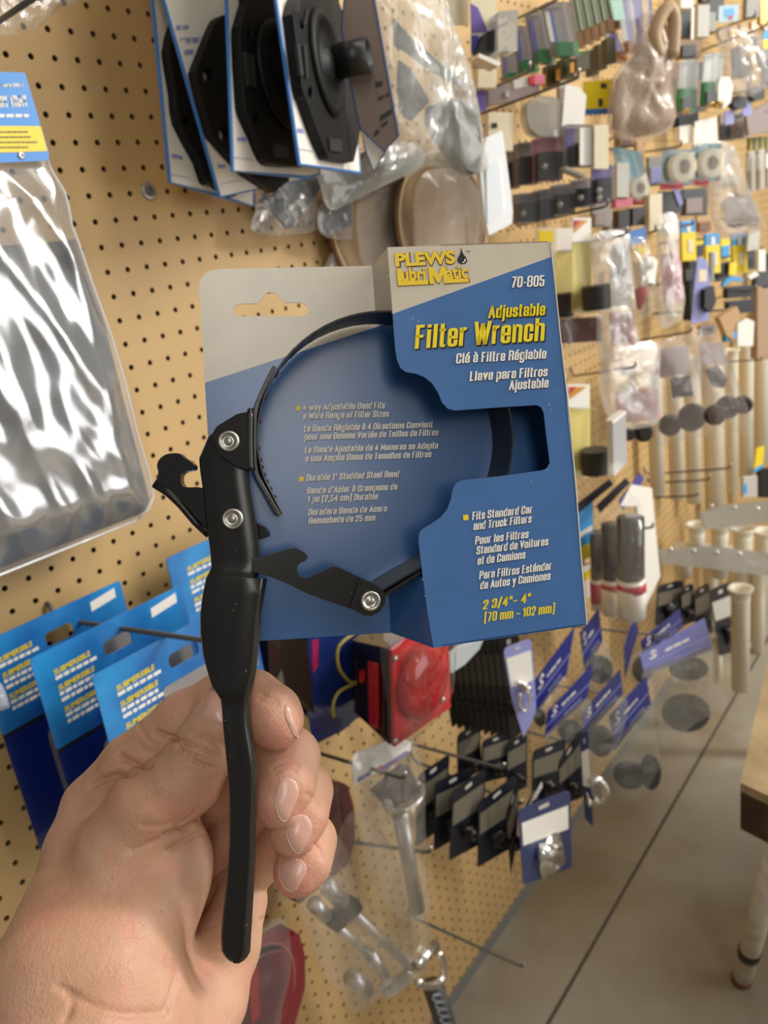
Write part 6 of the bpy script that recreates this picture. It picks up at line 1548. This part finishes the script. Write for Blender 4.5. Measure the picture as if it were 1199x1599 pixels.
for k in range(2):
    pk('dark brown bottle bottom, %s of two below the tape card' % ['left', 'right'][k], .14 + .02 * k, [('bottle', mat('dark brown glass', c('2e2016'), .2), R(956 + 22 * k, 330 - 4 * k, 976 + 22 * k, 358 - 4 * k, 0, 2), 0, .02)], 'small_bottle', 'bottle', 35, 'brown bottles')
for k, (x, y) in enumerate(((990, 222), (1036, 232))):
    pk('tan wooden piece hanging %s the tape cards' % ['left of', 'between'][k], .10 + .02 * k, [('wood', 'tan', R(x, y, x + 13, y + 32, 0, 2), 0, .01)], 'wooden_piece', 'part', 35)
pk('bright foil scrap above the middle tape card', .17, [('foil', 'white', R(1058, 198, 1078, 226, 0, 3), 0, .006)], 'foil_pack', 'package')
# white and green packs, chrome part
for k, (x, y, h) in enumerate(((1060, 96, .17), (1098, 86, .21))):
    t, s = pk(['clear pack with white label and green foot, left of the chrome part', 'clear pack with large white label and green foot beside the chrome part'][k], h, [('card', 'lgrey', R(x, y, x + 22, y + 82, -5), 0, .002), ('label', 'white', R(x + 2, y + 4, x + 20, y + 42, -3), .0022, .0006), ('green_foot', 'green', R(x - 4, y + 44, x + 16, y + 78, -2), .0022, .01), ('dark_part', 'dgrey', R(x + 4, y + 58, x + 17, y + 74), .013, .006)], 'hardware_pack', 'package', 35, 'packs with green feet')
    slab_part('blister', R(x, y, x + 22, y + 82, -5), s, .004, .02, C_, t, r=3)
    q = MB(); q.lathe(s(x + 8, y + 78, .012), s.n, [(0, .007), (.012, .006), (.014, 0)], 12); q.build('brass_tip', mat('brass', (.75, .55, .2), .25, 1), t, smooth=True)
t, s = pk('shiny white plastic ring part beside the green-footed pack', .23, [('ring', 'white', [(1114, 136), (1118, 122), (1132, 122), (1138, 136), (1134, 162), (1122, 172), (1114, 160)], 0, .014)], 'ring_part', 'part')
q = MB(); q.lathe(s(1119, 164, .016), s.n, [(0, .008), (.014, .006), (.016, 0)], 12); q.build('brass_tip', mat('brass', (.75, .55, .2), .25, 1), t, smooth=True)
# far top right
pk('white box end at the top beside the tan loop', .16, [('box', 'white', R(1053, -20, 1073, 18), 0, .02)], 'small_box', 'box')
pk('black hanging pack right of the tan loop', .12, [('pack', 'black', R(1052, 18, 1080, 62, 2), 0, .02)], 'dark_pack', 'package')  # dark gap between packs, filled in with a black slab
pk('black hanging pack at the top edge behind the pale blue card', .10, [('pack', 'black', R(1088, -25, 1122, 32), 0, .02)], 'dark_pack', 'package')
pk('narrow pale grey box with a bright edge, top right', .19, [('box', 'lgrey', R(1080, 12, 1098, 62, -1), 0, .02), ('edge', 'white', R(1079, 12, 1083, 62, -1), .0205, .002)], 'small_box', 'box')
pk('grey-teal pack with a red corner beside the narrow box', .17, [('pack', mat('grey teal', c('8b948c'), .4), R(1098, 22, 1111, 52), 0, .014), ('red_corner', 'red', R(1100, 42, 1108, 50), .0145, .001)])
pk('pale blue card with a red spot near the top right', .17, [('card', mat('pale blue', c('9fb8c4'), .4), R(1121, 10, 1152, 36, -1, 3), 0, .003), ('blue_field', 'sky', R(1131, 14, 1146, 28, 0, 2), .0032, .0006), ('red_spot', 'red', R(1138, 24, 1144, 30), .004, .0006)], 'hanging_card', 'card')
pk('grey rounded pack at the top right edge', .15, [('pack', 'grey', R(1160, -20, 1180, 30, -2), 0, .016)])
for k in range(5):
    x = 1118 + 17 * k
    pk('gold and tan small lure, %s of five along the far upper rod' % ['leftmost', 'second', 'third', 'fourth', 'rightmost'][k], .12 + .02 * (k % 3), [('body', ['tan', 'orange', 'tan', 'orange', 'tan'][k], [(x, 48 - 4 * k), (x + 11, 44 - 4 * k), (x + 12, 58 - 4 * k), (x + 6, 66 - 4 * k), (x, 60 - 4 * k)], 0, .01)], 'small_lure', 'lure', 35, 'gold and tan lures')
pk('gold pack strip at the right edge, top', .15, [('pack', mat('old gold', c('9a7a30'), .3, .3), R(1182, -10, 1196, 40), 0, .012)])
pk('sky blue and yellow card at the right edge, upper', .13, [('card', 'sky', R(1190, 46, 1214, 62), 0, .003), ('stripe', 'yellow', R(1190, 62, 1214, 76), .0005, .003)], 'hanging_card', 'card')
t, s = pk('grey clear bag with black and cream parts near the right edge', .18, [('black_part', 'black', [(1140, 76), (1158, 70), (1166, 100), (1160, 122), (1142, 124)], 0, .012), ('cream_part', 'cream', [(1153, 74), (1160, 72), (1165, 88), (1157, 94)], .0125, .006), ('black_part', 'black', R(1168, 58, 1178, 72, 4), 0, .01), ('black_part', 'black', R(1178, 84, 1188, 106, 6), 0, .01)], 'poly_bag', 'bag')
bag_film('bag_front', [(1120, 48), (1180, 50), (1204, 110), (1200, 132), (1172, 150), (1140, 140)], s, .02, .008, film('grey bag', (.42, .39, .36), .4, .14, (30, .5, .004), .3), t, 4, .006)
for k, (x, y) in enumerate(((1136, 150), (1164, 136))):
    pk('black rounded part with pale tag, %s near the right edge' % ['left', 'right'][k], .16 + .02 * k, [('part_body', 'black', [(x, y + 6), (x + 10, y), (x + 22, y + 4), (x + 22, y + 20), (x + 8, y + 24), (x, y + 18)], 0, .018), ('tag', 'lilac', R(x - 6, y + 24, x + 8, y + 46, 1, 3), .004, .003)], 'tagged_part', 'part', 35, 'black parts with tags')
pk('brown-grey clear bag at the right edge, above the striped pack', .15, [('pack', 'mauve', [(1160, 180), (1215, 150), (1215, 205), (1164, 212)], 0, .012)])
pk('yellow and black striped pack at the right edge', .14, [('pack', 'olive', R(1166, 216, 1215, 236, 0, 4), 0, .014)] + [('stripe', mat('dull yellow', c('a89a34'), .4), R(1170 + 9 * k, 216 - .8 * k, 1174 + 9 * k, 236 - .8 * k), .0142, .001) for k in range(4)])
for k in range(3):
    pk('pale clear pack with white label, %s of three at the right edge' % ['left', 'middle', 'right'][k], .12 + .03 * k, [('card', 'lgrey', R(1164 + 15 * k, 238 - 3 * k, 1177 + 15 * k, 300 - 3 * k, 0, 2), 0, .012), ('label', 'white', R(1166 + 15 * k, 246 - 3 * k, 1174 + 15 * k, 268 - 3 * k), .0122, .0006)], 'small_pack', 'package', 35, 'pale packs at the right edge')
# blue and yellow packs on the middle right
YB = 'yellow and blue packs'
for k, (x, y, h) in enumerate(((1060, 346, .15), (1098, 366, .13), (1140, 366, .17))):
    pk('white, blue and yellow pack, %s of three right of the long crinkled bag' % ['left', 'middle', 'right'][k], h, [('card', 'yellow', R(x, y + 18, x + 22, y + 62, 1, 2), 0, .01), ('blue_head', 'sky', R(x, y, x + 22, y + 19, 0, 3), .001, .008), ('white_flash', 'white', R(x + 12, y + 4, x + 18, y + 16), .0095, .001), ('pale_window', 'cream', R(x + 14, y + 28, x + 22, y + 48), .0105, .001)], 'blue_yellow_pack', 'package', 35, YB)
pk('white slab pack right of the yellow ones', .20, [('pack', 'lgrey', R(1164, 360, 1182, 392, -3), 0, .012)])
pk('bright white tube end near the right edge', .22, [('tube', 'white', R(1179, 390, 1190, 424), 0, .012)], 'glint_slab', 'part')  # white glint made as a solid slab, no tube hangs here
pk('bright white scoop by the right edge', .21, [('scoop', 'white', [(1163, 432), (1176, 423), (1180, 430), (1166, 437)], 0, .012)], 'glint_sliver', 'part')  # another glint, its brightness put into a white sliver
pk('yellow strip hanging over the black parts', .17, [('strip', 'yellow', R(1138, 410, 1149, 430, -1), 0, .004)], 'yellow_strip', 'strip')
pk('dark block of black parts left of the lilac card', .10, [('block', mat('charcoal black', c('1c1c20'), .4), R(1064, 408, 1086, 500, 2), 0, .03), ('grey_face', 'dgrey', R(1070, 420, 1082, 438), .031, .002)], 'dark_pack', 'package')
t, s = pk('lilac card with a cream label and black part', .20, [('card', 'lilac', [(1089, 400), (1103, 406), (1108, 440), (1106, 500), (1078, 506), (1084, 440)], 0, .002), ('label', 'cream', R(1091, 421, 1103, 440), .0022, .0006), ('black_part', 'black', [(1094, 452), (1108, 446), (1112, 470), (1104, 488), (1093, 480)], .003, .014)], 'hanging_card', 'card')
pk('grey rod-like pack between lilac card and black parts', .21, [('pack', 'grey', R(1106, 394, 1112, 440), 0, .008)])
for k, (x, y) in enumerate(((1112, 412), (1128, 448), (1130, 470))):
    pk('black moulded part, %s of three under the yellow packs' % ['top', 'middle', 'lowest'][k], .13 + .02 * k, [('part_body', 'black', R(x, y, x + [26, 42, 40][k], y + [28, 18, 20][k], 0, 3), 0, .02), ('grey_edge', 'dgrey', R(x, y, x + [26, 42, 40][k], y + 3, 0, 3), .0205, .002)], 'moulded_part', 'part', 35, 'black moulded parts')
pk('sky blue curved strip over the black moulded parts', .20, [('strip', 'sky', [(1124, 444), (1130, 436), (1142, 431), (1156, 435), (1156, 440), (1142, 438), (1132, 442), (1126, 448)], 0, .01)], 'blue_strip', 'strip')
pk('kraft wedge-shaped holder over the grommet bags', .19, [('holder', 'tan', [(1114, 496), (1122, 490), (1142, 478), (1146, 486), (1138, 512), (1136, 530), (1126, 524)], 0, .02), ('blue_foot', 'teal', R(1126, 520, 1135, 534), .001, .016)], 'kraft_holder', 'holder')
pk('white crumpled pack with blue corner below the black parts', .18, [('pack', 'white', [(1146, 505), (1160, 496), (1172, 502), (1170, 540), (1146, 540)], 0, .014), ('blue_corner', 'sky', R(1144, 518, 1150, 528), .0145, .001)])
pk('tall kraft box at the right edge, below the black parts', .15, [('box', 'kraft', R(1171, 450, 1196, 560), 0, .03), ('box_side', mat('paler kraft face', c('b8a183'), .5), R(1196, 450, 1215, 560), 0, .03)], 'kraft_box', 'box')  # box side has a paler kraft tone than the front
pk('grey hanging pack above the kraft box', .19, [('pack', 'dgrey', R(1172, 424, 1205, 448, 0, 2), 0, .02)])
pk('yellow tag low at the right edge beside the cream tubes', .20, [('tag', 'yellow', [(1180, 700), (1192, 696), (1190, 724), (1176, 734)], 0, .004), ('blue_end', 'sky', [(1176, 732), (1190, 724), (1189, 730), (1176, 738)], .001, .004)], 'hanging_tag', 'tag')
pk('clear small pack low beside the cream tubes, right', .18, [('pack', 'lgrey', R(1156, 744, 1178, 776, 0, 2), 0, .012), ('window', 'sky', R(1160, 756, 1166, 770), .0125, .001)])
pk('black pack at the right edge beside the cream tubes', .12, [('pack', 'black', R(1180, 730, 1215, 775), 0, .02)], 'dark_pack', 'package')
# further packs deep between the hooks
for lab, x0, y0, x1, y1, h, k, k2 in (
    ('dim clear pack with tan contents behind the green inserts', 870, 96, 900, 128, .05, 'mauve', 'tan'), ('glinting clear pack between the white hang card and the upper rod', 868, 128, 882, 160, .06, 'lgrey', 'mauve'),
    ('brown pack under the black pack right of the tan loop', 1056, 60, 1090, 94, .06, 'wood', 'dgrey'), ('dim brown pack left of the green-footed packs', 1044, 100, 1060, 172, .06, 'brown', 'olive'),
    ('dark pack between the two green-footed packs', 1080, 100, 1098, 176, .06, 'dgrey', 'brown'), ('grey clear pack under the tagged black parts, left', 1120, 180, 1142, 222, .06, 'mauve', 'dgrey'),
    ('grey clear pack under the tagged black parts, right', 1143, 176, 1164, 218, .08, 'grey', 'mauve'), ('dark pack above the white hang header of the tape card', 1050, 176, 1086, 200, .05, 'dgrey', 'black'),
    ('dim pack left of the tape rolls under the rod', 958, 206, 988, 230, .05, 'kraft', 'brown'), ('dim blue-grey pack between the tape rolls', 1008, 246, 1034, 292, .06, 'grey', 'lilac'),
    ('dark lilac-grey pack under the middle tape roll', 1062, 296, 1100, 338, .07, 'dgrey', 'mauve'), ('brown pack above the long crinkled bag', 1030, 334, 1058, 345, .05, 'wood', 'tan'),
    ('tan pack end above the middle yellow and blue pack', 1084, 338, 1112, 364, .05, 'tan', 'brown'), ('yellow and grey pack between the left and middle yellow ones', 1082, 372, 1100, 404, .06, 'yellow', 'dgrey'),
    ('yellow and blue-grey pack between the middle and right yellow ones', 1121, 372, 1140, 408, .06, 'yellow', 'sky'), ('dark pack under the white slab pack', 1150, 396, 1178, 422, .06, 'dgrey', 'black'),
    ('black pack right of the white tube end', 1190, 396, 1215, 450, .08, 'black', 'dgrey'), ('dim pack with dark foot left of the kraft holder', 1088, 508, 1114, 524, .05, 'mauve', 'dgrey'),
    ('grey pack under the sky blue card at the right edge', 1186, 70, 1215, 140, .06, 'grey', 'dgrey'), ('dim cream pack between the long crinkled bag and the lilac card', 1066, 420, 1084, 470, .05, 'dgrey', 'navy'),
    ('dim grey pack behind the milky bag and the blue head', 940, 345, 980, 372, .05, 'brown', 'mauve'), ('brown-grey pack under the plug packs beside the yellow cards', 920, 322, 950, 356, .06, 'grey', 'mauve')):
    t, s = pk(lab, h, [('pack', k, R(x0, y0, x1, y1, 0, 2), 0, .012), ('contents', k2, R(x0 + (x1 - x0) * .2, y0 + (y1 - y0) * .35, x1 - (x1 - x0) * .15, y1 - (y1 - y0) * .1, 0, 2), .0122, .006)], 'filled_pack', 'package')
# rods
for x0, y0, x1, y1, L, lab in ((770, 46, 870, 0, .20, 'wire hook through the green-bottomed packs, upper'), (735, 152, 828, 111, .21, 'wire hook ending beside the red-ended pack'), (740, 182, 905, 121, .24, 'long wire hook over the domed packs'), (1010, 38, 1110, 0, .22, 'wire hook through the tan loop'), (1080, 60, 1180, 25, .23, 'wire hook along the gold and tan lures'), (1050, 96, 1199, 40, .25, 'wire hook above the green-footed packs'),
                           (940, 222, 1041, 181, .26, 'wire hook with upturned tip on the brown bundle'), (800, 354, 950, 322, .22, 'wire hook under the black plug packs'), (880, 384, 979, 366, .23, 'wire hook across the yellow card pack'), (960, 537, 1080, 518, .24, 'wire hook over the grommet bags'), (890, 588, 993, 573, .20, 'wire hook above the lower yellow card pack'), (985, 375, 1024, 360, .22, 'short wire hook through the blue-headed bag'),
                           (1080, 412, 1190, 390, .23, 'wire hook through the yellow and blue packs'), (1020, 362, 1082, 350, .22, 'wire hook through the long crinkled bag'), (1110, 468, 1180, 452, .22, 'wire hook behind the kraft box'), (1100, 566, 1190, 562, .21, 'wire hook above the upper cream tubes'), (990, 240, 1064, 228, .2, 'wire hook over the tape cards')):
    hook(x0, y0, x1, y1, L, lab)
# short wires that carry the packs whose hooks hide behind them
def carrier(x, y, h, label):
    a_ = W(x, y, h); q = np.array([a_[0], 0.0, a_[2] + .003])
    t = thing('peg_hook', label, 'hook', q)
    b = MB(); b.tube([q + np.array([0, .004, 0]), a_ + np.array([0, -.014, 0])], .0028, 8); b.build('rod', m_rod, t, smooth=True)
for x, y, h, lab in ((1052, 104, .06, 'short wire hook behind the dim brown pack left of the green-footed packs'), (1104, 26, .17, 'short wire hook behind the grey-teal pack with a red corner'), (1110, 372, .13, 'short wire hook behind the middle yellow and blue pack'), (1103, -18, .10, 'short wire hook behind the black pack at the top edge'), (1136, 484, .19, 'short wire hook under the kraft wedge-shaped holder'), (1176, 140, .18, 'short wire hook behind the right black part with pale tag'),
                     (1188, 175, .15, 'short wire hook behind the brown-grey bag at the right edge'), (1175, 36, .12, 'short wire hook behind the fourth gold and tan lure'), (997, 226, .10, 'short wire hook behind the tan wooden piece left of the tape cards'), (1140, 436, .20, 'short wire hook under the sky blue curved strip')):
    carrier(x, y, h, lab)
